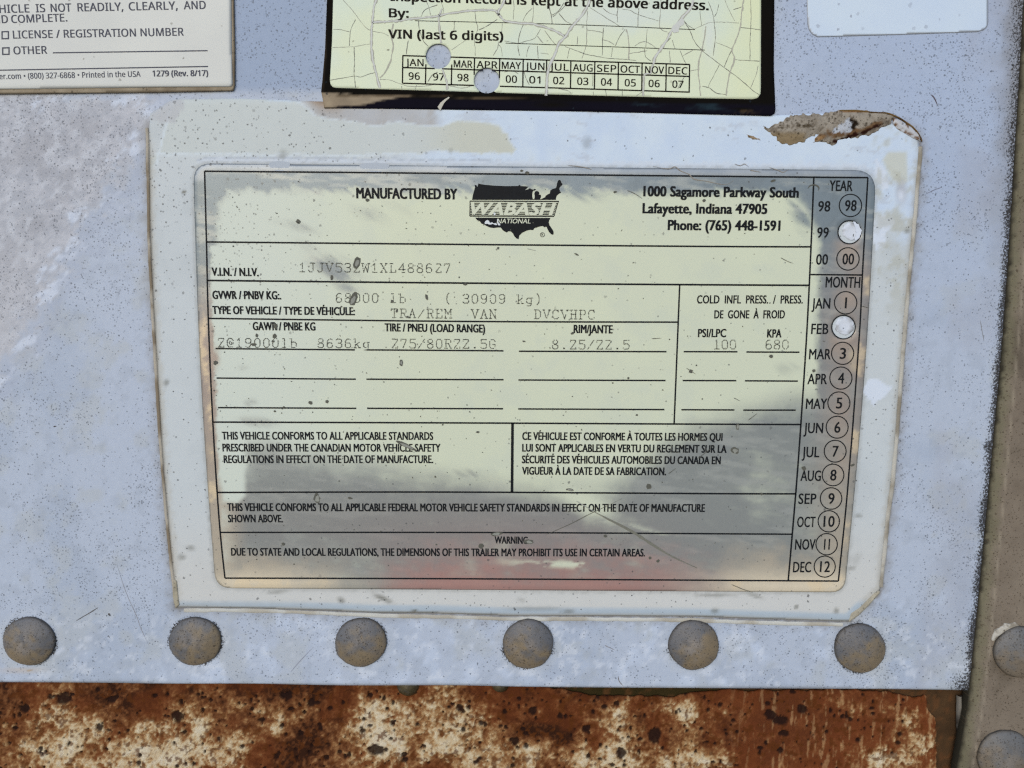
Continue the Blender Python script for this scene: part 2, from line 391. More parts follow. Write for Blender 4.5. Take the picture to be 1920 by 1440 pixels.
def m_panel():
    n = NT('weathered_white_paint'); c = n.attr('col', False); k = n.attr('spk'); gm = n.attr('grm'); gn = n.attr('grn')
    g = n.noise(3.2, 6, .75); b = n.noise(.5, 6, .65); h = n.noise(6.0, 3, .7)
    f = n.math('ADD', n.math('MULTIPLY_ADD', n.math('SUBTRACT', g, .5), n.math('MULTIPLY', gn, 4.0), 1.0), n.math('MULTIPLY_ADD', b, .16, -.08))
    c = n.scalec(c, f)
    d1 = n.dots(2.2, n.math('MULTIPLY', k, .50), .46); d2 = n.dots(.9, n.math('MULTIPLY', k, .28), .22)
    c = n.mixc(n.math('MULTIPLY', n.math('MAXIMUM', d1, d2), .72), c, A('#4d545f'))
    gn2 = n.noise(1.5, 4, .85); dk = n.ramp(n.math('ADD', gm, n.math('MULTIPLY', n.math('SUBTRACT', gn2, .5), 2.8)), .60, .72)
    c = n.mixc(n.math('MULTIPLY', dk, n.math('MULTIPLY', n.math('GREATER_THAN', gm, .02), .93)), c, A('#26231f'))
    n.bump(n.math('ADD', g, n.math('MULTIPLY', d1, .6)), .35, .00012)
    return n.fin(c, n.math('MULTIPLY_ADD', g, .2, .45), 0, .3)
M_panel = m_panel()
M_vinyl = m_weathered('aged_white_vinyl', .035, 3.0, '#4b4d50', (1.5, .25, .34), (.6, .22, .20), .5, .12, .18, .04)
M_sealant = m_weathered('dirty_sealant', .18, 5.0, '#4c463c', (1.2, .7, .32), (.5, .3, .2), .7, .8, .2, .12)
M_post = m_weathered('dusty_brown_paint', .12, 5.0, '#4a4238', (2.2, .7, .42), (.9, .4, .22), .75, .6, .2, .12)
M_rivet = m_weathered('corroded_rivet', .26, 4.0, '#3f3a35', (2.4, .55, .46), (1.1, .35, .28), .48, .8, .45, .10)
M_mud = m_weathered('dried_mud', .3, 5.0, '#3c342a', (1.6, .9, .4), (.8, .5, .28), .9, 1.0, .1, .2)
M_card = m_weathered('laminated_card', .02, 3.0, '#77766f', (.7, .16, .2), (.4, .08, .12), .5, .05, .2, .02)
M_decal = m_weathered('yellowed_decal_face', .02, 3.0, '#6a6a5e', (.7, .15, .2), (.4, .06, .12), .5, .08, .22, .02)
M_navy = m_weathered('navy_decal_film', .15, 4.0, '#2c3238', (.8, .2, .22), (.4, .1, .14), .75, .15, .04, .15)
M_white = m_weathered('clean_white_decal', .02, 3.0, '#8b93a3', (.55, .35, .24), (.3, .2, .14), .45, .05, .4, .02)

def m_plate():
    n = NT('worn_foil_plate'); c = n.attr('col', False); foil = n.attr('foil'); k = n.attr('spk')
    g = n.noise(3.0, 5, .7); st = n.noise(2.2, 4, .6, (1.0, 1, .25))
    c = n.scalec(c, n.math('ADD', n.math('MULTIPLY_ADD', g, .06, .97), n.math('MULTIPLY', n.math('SUBTRACT', st, .5), n.math('MULTIPLY', foil, .18))))
    d1 = n.dots(1.5, n.math('MULTIPLY', k, .30), .34); d2 = n.dots(.6, n.math('MULTIPLY', k, .22), .20)
    c = n.mixc(n.math('MULTIPLY', n.math('MAXIMUM', d1, d2), .75), c, A('#55585a'))
    n.bump(n.math('ADD', n.math('MULTIPLY', g, .4), st), .06, .0002)
    return n.fin(c, n.math('MULTIPLY_ADD', foil, -.10, .44), n.math('MULTIPLY', foil, .22), .25)
M_plate = m_plate()

def m_rust():
    n = NT('rusted_paint'); c = n.attr('col', False); h = n.attr('hgt')
    g = n.noise(3.5, 6, .75); g2 = n.noise(9.0, 4, .7)
    f = n.math('ADD', n.math('MULTIPLY_ADD', g, .8, .6), n.math('MULTIPLY_ADD', g2, .4, -.2))
    c = n.scalec(c, f)
    n.bump(n.math('ADD', g, n.math('MULTIPLY', g2, .5)), .7, .0004)
    return n.fin(c, .85, 0, .15)
M_rust = m_rust()

def m_plain(name, col, rough_=.6, grain=.25, spec=.12, sc=3.0):
    n = NT(name); g = n.noise(sc, 4, .6)
    x = n.mixc(g, np.clip(np.array(col) * (1 - grain), 0, 1), np.clip(np.array(col) * (1 + grain), 0, 1))
    return n.fin(x, rough_, 0, spec)
M_ink = m_plain('black_print', A('#24272b'), .6, .5, .12, 1.2)
M_ink_soft = m_plain('grey_print', A('#4b4f5c'), .5, .15)
M_ink_tab = m_plain('decal_print', A('#0c1014'), .6, .2)
M_type = m_plain('faded_typed_ink', A('#565954'), .55, .25)
M_gap = m_plain('shadow_gap_dirt', A('#2a231b'), .95, .4, .05)
M_edge = m_plain('dirty_edge', A('#5b5348'), .8, .4, .15)
M_crack = m_plain('bared_crack', A('#c4c8c6'), .6, .1)
M_hair = m_plain('hairline_crack_dirt', A('#8e8f88'), .7, .2, .1)
M_crackrim = m_plain('crack_rim_dirt', A('#a9aa9f'), .7, .15, .1)
M_hair2 = m_plain('dark_crack_dirt', A('#74756f'), .7, .2, .1)
M_speck = m_plain('grime_speck', A('#5d5e58'), .8, .5, .1)
M_mark = m_plain('water_mark', A('#9aa09a'), .7, .2, .2)

# ------------------------------------------------------------------ ground under the trailer (lights and colours the wall from below)
n = NT('gravel_yard'); gg = n.noise(.004, 6, .7); gx = n.noise(.05, 4, .7)
M_ground = n.fin(n.mixc(n.math('MULTIPLY', n.math('ADD', gg, gx), .5), (.22, .20, .17), (.44, .40, .34)), .95, 0, .1)
G = 60.0
go = link('ground', pymesh('ground', [(-G, -G, 0), (G, -G, 0), (G, G, 0), (-G, G, 0)], [[0, 1, 2, 3]]), M_ground)
go['kind'] = 'structure'

# ------------------------------------------------------------------ painted panel with its rivets
RIV = [(56, 1201), (367, 1201), (677, 1203), (990, 1206), (1300, 1208), (1611, 1214)]
POST_EDGE = spl([(1935, -140), (1926, 0), (1914, 200), (1890, 580), (1865, 860), (1824, 1280), (1799, 1440), (1790, 1500)], 5)
BOT = spl([(-160, 1279), (0, 1280), (180, 1281), (330, 1283), (480, 1283), (640, 1286), (860, 1286), (1000, 1289), (1280, 1291), (1480, 1292), (1660, 1293), (1870, 1296)], 4)
VIN_OUT = [(322, 186), (300, 200), (281, 212), (279, 240), (281, 420), (287, 560), (295, 700), (305, 860), (317, 1000), (331, 1139),
           (480, 1141), (620, 1145), (700, 1149), (820, 1150), (960, 1155), (1140, 1155), (1300, 1156), (1440, 1161), (1592, 1166),
           (1622, 1135), (1651, 1107), (1664, 980), (1678, 860), (1690, 700), (1703, 540), (1716, 400), (1727, 280), (1722, 262),
           (1700, 240), (1640, 222), (1560, 212), (1450, 216), (1200, 206), (900, 202), (600, 190), (450, 184)]
def panel_col(u, v, sd_):
    base = A('#abb7ca'); c = np.tile(base, (len(u), 1))
    b1 = fbm(u, v, 120, 5, 1); b2 = fbm(u, v, 34, 5, 2, .6); b3 = fbm(u, v, 9, 4, 3, .6)
    c = mix(c, A('#bccae0'), sm(.5, .8, b2) * .5 * sm(1050, 1180, v)); c = mix(c, A('#9aa8bd'), sm(.55, .85, b1) * .5)
    c = mix(c, A('#a9b1b8'), sm(.5, .8, fbm(u, v, 55, 5, 24, .65)) * .55); c = mix(c, A('#97a2b2'), sm(.58, .8, fbm(u, v, 24, 5, 25, .65)) * .35)
    # upper right: greyer
    c = mix(c, A('#a1b1cc'), sm(800, 200, v) * sm(1300, 1600, u) * .8)
    c = mix(c, A('#90a1bb'), sm(640, 600, u) * sm(420, 440, u) * sm(180, 160, v))
    # upper left: chalky weathered paint with a ragged border
    chk = [(-200, 160), (275, 170), (276, 225), (268, 250), (245, 300), (215, 352), (165, 420), (130, 480), (85, 540), (40, 640), (0, 700), (-60, 760), (-200, 800)]
    s = sdf(u, v, chk) + (b2 - .5) * 60 + (b3 - .5) * 34
    k = sm(-22, 22, s)
    chal = mix(A('#a1a7b3'), A('#b1b6c1'), sm(.3, .75, fbm(u, v, 11, 5, 9, .7))); chal = mix(chal, A('#9498a2'), sm(.5, .9, fbm(u, v, 60, 6, 12, .65)) * .6); chal = mix(chal, A('#bec5d1'), sm(.64, .74, fbm(u, v, 18, 5, 13, .65)) * .5)
    chal = mix(chal, A('#b4b7bf'), sm(120, 0, u) * sm(330, 560, v) * .4)
    c = mix(c, chal, k)
    flk = sm(40, 10, np.abs(s + 4)) * sm(.60, .66, fbm(u, v, 20, 4, 15, .6, -30, 2.0)); c = mix(c, A('#bfcadc'), flk * .9); c = mix(c, A('#98a2b6'), sm(30, 0, np.abs(s + 24)) * .4)
    # dirt and painted contact shade along the label's edge and round the rivets; dirt along the post and lower edge
    lab = np.abs(sdf(u, v, VIN_OUT)); c = mix(c, A('#888a8d'), sm(24, 0, lab + (b3 - .5) * 18) * .55 * sm(205, 240, v)); c = mix(c, A('#645d53'), sm(7, 1, lab + (b3 - .5) * 6) * .6 * sm(215, 260, v))
    pe = pline(u, v, POST_EDGE); rs = np.random.RandomState(3).rand(len(u))
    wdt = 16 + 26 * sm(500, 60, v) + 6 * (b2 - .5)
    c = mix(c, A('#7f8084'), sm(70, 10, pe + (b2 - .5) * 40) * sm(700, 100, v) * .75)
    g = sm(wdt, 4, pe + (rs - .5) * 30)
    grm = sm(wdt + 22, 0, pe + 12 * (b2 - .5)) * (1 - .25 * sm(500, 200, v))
    c = mix(c, A('#9a9ca6'), sm(60, 30, np.abs(pe - 70 + 20 * (b1 - .5))) * .25 * sm(.4, .7, b1))
    be = pline(u, v, BOT); grm = np.maximum(grm, sm(9, 0, be) * .5 * b2)
    grm = np.maximum(grm, sm(75, 5, np.hypot(u - 1815, v - 1292)) * .8); grm = np.maximum(grm, sm(26, 6, np.hypot(u - 1858, v - 838)) * .9)
    for i, (x, y) in enumerate(RIV):
        r = np.hypot(u - x, (v - y) * 1.06)
        grm = np.maximum(grm, sm(60, 49, r) * (.42 + .6 * (fbm(u, v, 26, 3, 60 + i) - .35) + .15 * np.sin(np.arctan2(v - y, u - x) * 2 + i)))
        c = mix(c, A('#c4c8c8'), sm(9, 3, np.abs(r - 58)) * .12)
    c = mix(c, A('#b9aea2'), ell(u, v, 40, 1257, 40, 4) * .7)
    # under the upper cards
    c = mix(c, A('#6f6253'), sm(9, 0, np.abs(v - 176 + (u - 440) * .0)) * sm(460, 440, u) * .0)
    spk = .25 + 1.0 * sm(.35, .75, fbm(u, v, 70, 5, 21, .6)) + .25 * sm(500, 200, v); spk = spk * (1 - .5 * sm(1150, 1200, v) * sm(1600, 1500, u))
    c = mix(c, A('#ccd5e4'), sm(.62, .72, fbm(u, v, 13, 4, 27, .6)) * sm(.4, .6, b1 * .5 + b2 * .5) * sm(1120, 1200, v) * .45)
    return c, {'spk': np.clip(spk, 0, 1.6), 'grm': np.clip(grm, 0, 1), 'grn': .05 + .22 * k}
panel = thing('painted_panel', 'pale blue-grey weathered metal panel holding the labels, riveted along its lower edge', 'panel')
out = [(-160, -140), (1960, -140)] + [(x + 14, y) for x, y in POST_EDGE if -100 < y < 1290] + list(reversed([p for p in BOT if p[0] < 1845])) 
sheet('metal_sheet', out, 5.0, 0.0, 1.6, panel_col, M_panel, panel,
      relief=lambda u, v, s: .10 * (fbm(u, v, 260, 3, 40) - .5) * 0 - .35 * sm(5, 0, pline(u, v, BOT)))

def rivet(parent, x, y, r, seed, d=0.0, squash=.95, cA='#5f6268', cB='#7c705d', cC='#85807c'):
    rs = np.random.RandomState(seed); K, R = 56, 16; co = []; fa = []; us = []; vs = []; rr = []
    for j in range(R):
        t = j / (R - 1)
        rad = [0, .10, .2, .3, .4, .5, .6, .7, .79, .86, .92, .96, .985, 1.0, 1.0, 1.0][j]
        h = 2.35 * (1 - rad ** 2.3) ** .8 + .55 if j < 13 else [.55, .3, -.3][j - 13]
        h += .16 * math.exp(-(rad / .16) ** 2) * (1 if seed % 2 else .3)
        for i in range(K):
            a = 2 * math.pi * i / K
            w = 1 + .018 * math.sin(2 * a + seed) + .010 * math.sin(5 * a + 2.3 * seed) + (.006 * rs.randn() if rad > .95 else 0)
            u = x + r * rad * w * math.cos(a); v = y + r * rad * w * squash * math.sin(a)
            hh = h * (1 + .05 * math.sin(a + seed * 1.7) * rad)
            co.append((u, v, hh)); us.append(u); vs.append(v); rr.append(rad)
    for j in range(R - 1):
        for i in range(K): fa.append([j * K + i, j * K + (i + 1) % K, (j + 1) * K + (i + 1) % K, (j + 1) * K + i])
    us = np.array(us); vs = np.array(vs); rr = np.array(rr); hh = np.array([c[2] for c in co])
    hh = hh + .10 * (fbm(us, vs, 9, 3, seed) - .5) * sm(1, .9, rr)
    p = P(us, vs, d); p[:, 1] = -(d + hh) * 1e-3
    fa = [f[::-1] for f in fa]
    me = pymesh('rivet', p, fa, True)
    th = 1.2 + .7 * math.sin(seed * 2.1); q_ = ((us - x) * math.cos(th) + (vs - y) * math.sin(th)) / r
    c = mix(A(cA), A(cB), sm(.25, .75, .5 + .42 * q_ + .6 * (fbm(us, vs, 14, 4, seed + 3, .65) - .5)))  # blue-grey upper, tan lower side: sky and ground light painted in
    c = mix(c, A(cC), np.exp(-(np.hypot(us - x + 4, vs - y) / (r * .40)) ** 2) * (.9 if seed % 3 else .4) * sm(.2, .6, fbm(us, vs, 12, 4, seed + 8)))  # highlight near the middle of the head, painted into the colour
    c = mix(c, A('#4a443b'), sm(.93, 1.0, rr) * .7)
    c = mix(c, A('#57544f'), sm(.6, .85, fbm(us, vs, 9, 4, seed + 14, .65)) * .35)
    setcol(me, c, {'spk': np.full(len(us), .9)})
    return link('rivet', me, M_rivet, parent)
for i, (x, y) in enumerate(RIV): rivet(panel, x, y, 48, i + 1)
for i, (pts, w, hx) in enumerate([([(219, 1058), (236, 1110), (256, 1155), (264, 1178), (280, 1212)], 1.0, '#8d9099'), ([(143, 1164), (153, 1158), (170, 1148), (184, 1139)], 2.0, '#5b5a5c'), ([(1745, 177), (1752, 184), (1758, 198)], 2.6, '#5f5a63'),
                                  ([(545, 1260), (562, 1240), (588, 1213)], 1.3, '#8a90a0'), ([(1159, 1268), (1161, 1277), (1168, 1286)], 1.5, '#77777b'), ([(1736, 364), (1752, 356), (1767, 351)], 1.2, '#75798a'), ([(100, 800), (106, 799)], 2.4, '#55565a'), ([(1838, 600), (1845, 640)], 1.2, '#85898f'),
                                  ([(1134, 1210), (1142, 1214), (1153, 1219)], 1.4, '#85858b'), ([(203, 1150), (207, 1155)], 4.0, '#5a5a5c'), ([(62, 1256), (50, 1258)], 3.0, '#a89f95')]):
    o_ = spl(pts, 4); tt = np.linspace(0, 1, len(o_))
    link('scratch', strip_mesh('scratch', o_, w * np.clip(np.minimum(tt * 5, (1 - tt) * 5), .3, 1), .03, .4, i), m_plain('scratch_dirt', A(hx), .7, .2), panel)

# ------------------------------------------------------------------ corner post on the right with two rivets
post = thing('corner_post', 'dusty brown vertical metal strip with rivets along the right edge of the photo', 'post')
def post_col(u, v, s):
    c = mix(A('#70675d'), A('#80776c'), fbm(u, v, 40, 5, 51, .6)); c = mix(c, A('#5a534a'), sm(.55, .8, fbm(u, v, 90, 4, 52)) * .7)
    pe = pline(u, v, POST_EDGE); c = mix(c, A('#6d6b58'), sm(26, 6, pe + 10 * (fbm(u, v, 14, 3, 53) - .5)) * .75); c = mix(c, A('#a49b8b'), sm(3, 0, np.abs(pe - 24)) * .4)
    c = mix(c, A('#1f1c18'), sm(7, 2, pe + 4 * (fbm(u, v, 9, 3, 57) - .5)) * .9)  # side face coloured dark to stand for the seam's shade
    return c, {'spk': np.full(len(u), .8)}
pout = [(x, y) for x, y in POST_EDGE] + [(2080, 1500), (2080, -140)]
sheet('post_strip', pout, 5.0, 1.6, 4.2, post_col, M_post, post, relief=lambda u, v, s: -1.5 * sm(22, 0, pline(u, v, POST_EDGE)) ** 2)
rivet(post, 1913, 1221, 51, 21, 1.6, .95, '#65676a', '#756c60', '#7d7975'); rivet(post, 1882, 1416, 51, 22, 1.6, .95, '#65676a', '#756c60', '#7d7975')
ch = [(1863, 1190), (1866, 1182), (1880, 1175), (1884, 1169), (1892, 1171), (1903, 1168), (1910, 1173), (1909, 1180), (1896, 1181), (1884, 1185), (1872, 1194), (1864, 1203), (1860, 1201)]
sheet('paint_flake', rough(ch, 1.2, 3, 5, 6), 2.0, 2.0, .5, lambda u, v, s: (mix(A('#b9b6ae'), A('#8a857b'), sm(.4, .7, fbm(u, v, 7, 3, 77))), {'spk': np.full(len(u), .6)}), M_sealant, post)

# ------------------------------------------------------------------ rusty rail under the panel
rail = thing('rusty_rail', 'rusted cream painted steel rail with dark pits below the riveted panel', 'rail')
pit_rs = np.random.RandomState(11)
PITS = [(pit_rs.uniform(-100, 1700), pit_rs.uniform(1290, 1470), 1.6 + 4.2 * pit_rs.rand() ** 2.2, pit_rs.uniform(.6, 1.5)) for _ in range(620)]
PITS += [(335, 1343, 13, 1), (46, 1328, 10, .8), (120, 1310, 14, .9), (705, 1405, 15, .8), (1228, 1378, 15, 1.2), (1165, 1411, 11, 1.3), (1000, 1332, 9, 1),
         (862, 1327, 7, 1), (1050, 1342, 7, 1), (1100, 1366, 8, .9), (966, 1390, 8, 1), (540, 1305, 8, 1), (583, 1318, 8, 1), (210, 1312, 9, .8), (188, 1362, 8, 1.2), (530, 1305, 8, 1), (1445, 1340, 12, .8), (1465, 1352, 13, .6), (1505, 1330, 10, 1), (1470, 1375, 9, .5)]
def rust_fields(u, v):
    wu = u + 26 * (fbm(u, v, 40, 3, 70) - .5); wv = v + 26 * (fbm(u, v, 40, 3, 71) - .5)
    big = fbm(wu, wv, 120, 3, 72, .5); mid = fbm(wu, wv, 34, 5, 73, .65); fin = fbm(u, v, 9, 4, 74, .7)
    strk = fbm(u, v, 7, 4, 75, .6, 95, 6.0)
    bias = -.13 * sm(1335, 1285, v) + .03 * sm(1340, 1420, v) - .07 * sm(1280, 1420, u) + .06 * sm(250, 60, u) * sm(1350, 1400, v)
    bias = bias + .16 * (ell(u, v, 330, 1410, 110, 40) + ell(u, v, 90, 1400, 70, 45) + ell(u, v, 545, 1330, 40, 45) + ell(u, v, 720, 1380, 70, 40) + ell(u, v, 1010, 1415, 160, 30) + ell(u, v, 1330, 1425, 50, 25) + ell(u, v, 1300, 1340, 50, 30) + ell(u, v, 1640, 1410, 60, 35) + ell(u, v, 880, 1335, 40, 40))
    bias = bias - .16 * (ell(u, v, 590, 1420, 60, 60) + ell(u, v, 1060, 1360, 80, 25) + ell(u, v, 1420, 1400, 90, 70) + ell(u, v, 190, 1320, 110, 22) + ell(u, v, 1560, 1360, 90, 60))
    cream = np.clip(.5 + 1.25 * (.34 * (big - .5) + .44 * (mid - .5) + .30 * (fin - .5) + .14 * (fbm(u, v, 4, 2, 76) - .5)) + 1.5 * bias + .2 * (strk - .5) * sm(1250, 1450, u), 0, 1)
    pit = np.zeros_like(u)
    for x, y, r, e in PITS:
        m = (np.abs(u - x) < r * 2.5) & (np.abs(v - y) < r * 2.5)
        if m.any():
            q = np.hypot((u[m] - x) * e ** .5, (v[m] - y) / e ** .5) / r + .55 * (fin[m] - .5)
            pit[m] = np.maximum(pit[m], sm(1.05, .72, q))
    return big, mid, fin, strk, cream, pit
def rust_col(u, v, s):
    big, mid, fin, strk, cream, pit = rust_fields(u, v)
    vf = fbm(u, v, 5, 3, 87, .7)
    stops = [(.14, '#3a281e'), (.28, '#573828'), (.40, '#6f4a33'), (.50, '#835c3e'), (.60, '#9b7854'), (.70, '#b79c77'), (.80, '#c8b798'), (1.0, '#d2c7b0')]
    t = cream
    c = np.tile(A(stops[0][1]), (len(u), 1))
    for (t0, h0), (t1, h1) in zip(stops[:-1], stops[1:]): c = mix(c, A(h1), sm(t0, t1, t))
    red = sm(.35, .7, fbm(u, v, 70, 4, 81)) * sm(.72, .5, t); c = mix(c, A('#703f28'), red * .5)
    c = mix(c, A('#75442d'), sm(1280, 1450, u) * sm(.7, .4, t) * .55)
    c = mix(c, A('#b8966e'), sm(.66, .80, strk) * sm(1330, 1480, u) * .4)
    c = mix(c, A('#5a3622'), sm(.70, .78, fbm(u, v, 9, 3, 86)) * .75); c = mix(c, A('#6b4129'), sm(.72, .8, vf) * .35)
    c = mix(c, A('#2b1e17'), pit * .93)
    return c, {'hgt': t}
RAIL_R = rough([(1738, 1306), (1742, 1330), (1752, 1345), (1755, 1400), (1758, 1510)], 3, 5, 91, 16, False)
RAIL_TOP = [(-180, 1262), (1020, 1262)] + rough([(1020, 1290), (1060, 1296), (1120, 1306), (1180, 1308), (1260, 1307), (1300, 1300), (1330, 1296), (1380, 1294)], 3, 5, 92, 16, False) + \
           rough([(1400, 1296), (1500, 1297), (1600, 1294), (1650, 1298), (1690, 1302), (1712, 1310), (1735, 1304)], 3.5, 5, 93, 14, False)
sheet('rusted_skin', RAIL_TOP + RAIL_R + [(-180, 1510)], 2.0, -3.0, .8, rust_col, M_rust, rail,
      relief=lambda u, v, s: (lambda f: .22 * f[2] + .28 * sm(.60, .66, f[4]) + .12 * f[1] - .5 * f[5] - .3 * sm(8, 0, s))(rust_fields(u, v)))
def back_col(u, v, s):
    c = mix(A('#40342a'), A('#574433'), fbm(u, v, 24, 5, 95, .65)); c = mix(c, A('#33301f'), sm(1420, 1380, u) * .8); c = mix(c, A('#6b4a33'), sm(.62, .75, fbm(u, v, 9, 4, 96)) * .5)
    return c, {'hgt': np.zeros(len(u))}
sheet('rail_base', [(-180, 1240), (1850, 1240), (1830, 1510), (-180, 1510)], 6.0, -4.4, 1.0, back_col, M_rust, rail)
# hidden rivet heads peeking from under the panel and sealant in the corner
for i, (x, y, r) in enumerate([(765, 1283, 21), (938, 1281, 16)]):
    rivet(rail, x, y, r, 31 + i, -3.2, .95, '#4a4433', '#3a3323', '#4a4433')
tube('sealant_bead', [(1798, 1303), (1797, 1330), (1795, 1360), (1796, 1390), (1792, 1420), (1788, 1500)], 7, 1.0, -3.4, M_sealant, rail, 61, .9, '#77746e', '#25211c')

# ------------------------------------------------------------------ certification label: vinyl backing, foil plate, print
label = thing('certification_label', 'large worn manufacturer label with foil face, off-white border and black print', 'label')
HOLE99, HOLEFEB = (1593, 435.4), (1581.7, 613.3)
PL = rrect((362, 306), (1643, 319), (1584, 1111), (404, 1103), (34, 42, 26, 30))
# bowed sides as on the wall
def bow(pts):
    r = []
    for x, y in pts:
        k = math.sin(math.pi * min(max((y - 310) / 795, 0), 1)) * 7
        r.append((x - k if x < 700 else (x + k if x > 1300 else x), y))
    return r
def subdiv(pts, step=20):
    o = []
    for i in range(len(pts)):
        a = np.array(pts[i]); b = np.array(pts[(i + 1) % len(pts)]); k = max(1, int(np.linalg.norm(b - a) / step))
        o += [tuple(a + (b - a) * j / k) for j in range(k)]
    return o
PLATE = bow(subdiv(PL))
CREAM_EDGE = [(560 + x / 3.84, y / 3.84) for x, y in [(-900, 690), (-300, 690), (0, 735), (60, 770), (120, 820), (200, 850), (300, 860), (400, 865), (480, 890), (560, 905), (650, 880), (720, 878), (830, 885), (900, 900), (1020, 905), (1080, 880), (1150, 865), (1250, 865), (1380, 880), (1450, 910), (1500, 960), (1530, 1020), (1570, 1080), (1530, 1112), (1400, 1105), (1250, 1112), (1150, 1100), (1000, 1085), (900, 1105), (700, 1110), (400, 1120), (-700, 1110), (-1100, 1110), (-1300, 3000), (-1500, 3000)]]
def vinyl_col(u, v, s):
    b1 = fbm(u, v, 100, 4, 101); b2 = fbm(u, v, 30, 5, 102, .6); b3 = fbm(u, v, 8, 4, 103, .6)
    c = np.tile(A('#bcc5cb'), (len(u), 1)); c = mix(c, A('#b1bac0'), sm(.5, .8, b1) * .5); c = mix(c, A('#c3c5c4'), sm(900, 1120, v) * .8)
    top = sm(330, 300, v)
    # white over-paint along the top right, bared cream on the left
    ce = sdf(u, v, CREAM_EDGE) + (b3 - .5) * 5
    smear = sm(2, -2, ce) * sm(420, 310, v + (b2 - .5) * 120 + 60 * sm(1600, 1700, u) * -1) * sm(700, 820, u)
    tint = mix(A('#bbcce2'), A('#c5d4e8'), b2); tint = mix(tint, A('#aab0bb'), sm(.66, .76, fbm(u, v, 9, 5, 104, .65, 12, 3)) * sm(.4, .65, b1) * .4)
    c = mix(c, A('#bbc4c5'), sm(0, 3, ce) * top * .8)
    c = mix(c, A('#bbc0b7'), sm(-2, 6, ce) * top * sm(760, 880, u) * .9)
    c = mix(c, A('#c8d5df'), sm(4, 0, np.abs(ce)) * sm(320, 300, v) * .8)
    c = mix(c, tint, smear)
    # brown stain under the dark sticker
    st = sm(2, -2, ce) * sm(860, 780, u + (b2 - .5) * 60) * sm(300, 250, v)
    stc = mix(A('#a6a7a8'), A('#adb3bb'), b2); stc = mix(stc, A('#8c8579'), sm(.5, .75, fbm(u, v, 34, 4, 106, .5, 3, 4)) * .7 * sm(232, 206, v)); st = st * sm(560, 600, u)
    c = mix(c, stc, st); c = mix(c, A('#94806a'), ell(u, v, 600, 190, 34, 12, 20) * .9 * (1 - sm(700, 800, u)))
    # peeled upper-left corner
    c = mix(c, A('#afb4bb'), sm(-3, 3, sdf(u, v, [(298, 176), (335, 174), (345, 190), (336, 212), (328, 228), (312, 232), (296, 224), (284, 226), (280, 200)]) + (b3 - .5) * 10) * .8)
    # blotchy bluish highlight painted round the plate's top edge, darker halo round the plate
    pd = np.abs(sdf(u, v, PLATE)); out_ = ~inside(u, v, PLATE)
    bl = sm(13, 9, pd + (b3 - .5) * 9) * sm(310, 300, v - (u - 400) * .011) * sm(.25, .5, b2 + .2)
    c = mix(c, A('#c3cedc'), bl * .8); c = mix(c, A('#9ba6b4'), sm(3, 0, np.abs(pd - 11 + (b3 - .5) * 6)) * sm(305, 299, v - (u - 400) * .011) * sm(1000, 900, u) * .6)
    c = mix(c, A('#8f9290'), sm(7, 0, pd + (b3 - .5) * 5) * .45)
    # right border: paint chips and smears
    rb = sm(1628, 1650, u)
    for p in ([(1642, 300), (1662, 318), (1668, 345), (1655, 360), (1640, 330)], [(1640, 402), (1660, 405), (1681, 416), (1672, 428), (1658, 440), (1664, 452), (1655, 468), (1641, 470), (1637, 430)], [(1622, 715), (1645, 712), (1672, 726), (1660, 742), (1640, 758), (1624, 748), (1619, 730)], [(1600, 640), (1610, 640), (1608, 660), (1600, 662)]):
        c = mix(c, A('#c9d4e6'), sm(-2, 2, sdf(u, v, p) + (b3 - .5) * 8))
    c = mix(c, A('#bdc1b6'), soft(u, v, [(1665, 285), (1700, 285), (1702, 340), (1690, 350), (1668, 330), (1655, 300)], 4) * .8)
    c = mix(c, A('#a9afba'), np.clip(ell(u, v, 1690, 360, 12, 26) * 1.2 - .2, 0, 1)); c = mix(c, A('#c9d3e2'), np.clip(ell(u, v, 1689, 366, 8, 14) * 1.5 - .5, 0, 1))
    c = mix(c, A('#a6a89c'), rb * sm(640, 520, v) * sm(.5, .75, b2) * .5)
    # grime near the outer rim; blue sky reflection painted along the lower lip
    od = np.abs(sdf(u, v, VIN_OUT)); c = mix(c, A('#a7a59c'), sm(16, 3, od + (b3 - .5) * 10) * .5 * sm(230, 300, v))
    c = mix(c, A('#9fb2c4'), sm(10, 3, np.abs(od - 9)) * sm(1120, 1136, v) * .75)
    c = mix(c, A('#6d675c'), sm(5, 0, od) * .6 * sm(230, 300, v))
    # bits of grime on the lower border
    for x, y, rx, ry, a, k in [(357, 1027, 9, 6, 10, .5), (341, 1045, 9, 7, 0, .5), (520, 1110, 22, 4, -4, .4), (640, 1125, 8, 6, 30, .6), (716, 1121, 20, 5, 24, .75), (776, 1143, 8, 2, 10, .8), (978, 1125, 8, 4, 10, .3), (1000, 1141, 60, 5, 0, .35), (1065, 1146, 14, 4, 0, .6), (1340, 1117, 40, 3, 0, .5), (1415, 1117, 18, 4, 20, .45), (1340, 1145, 8, 5, 0, .6), (1493, 1138, 4, 4, 0, .8), (1568, 1145, 6, 6, 0, .6), (1610, 967, 8, 4, 0, .5), (1597, 1066, 9, 3, 0, .6), (1605, 1050, 9, 14, 30, .2), (1700, 433, 6, 5, 0, .6), (1100, 268, 10, 14, 0, .35), (845, 282, 6, 6, 0, .3), (530, 290, 10, 9, 0, .4), (312, 718, 6, 7, 0, .6), (345, 360, 4, 4, 0, .9), (396, 970, 5, 8, 20, .5)]:
        e = np.clip(ell(u, v, x, y, rx, ry, a) * 1.5 - .25 + (b3 - .5) * .5, 0, 1); c = mix(c, A('#63645c'), e * k)
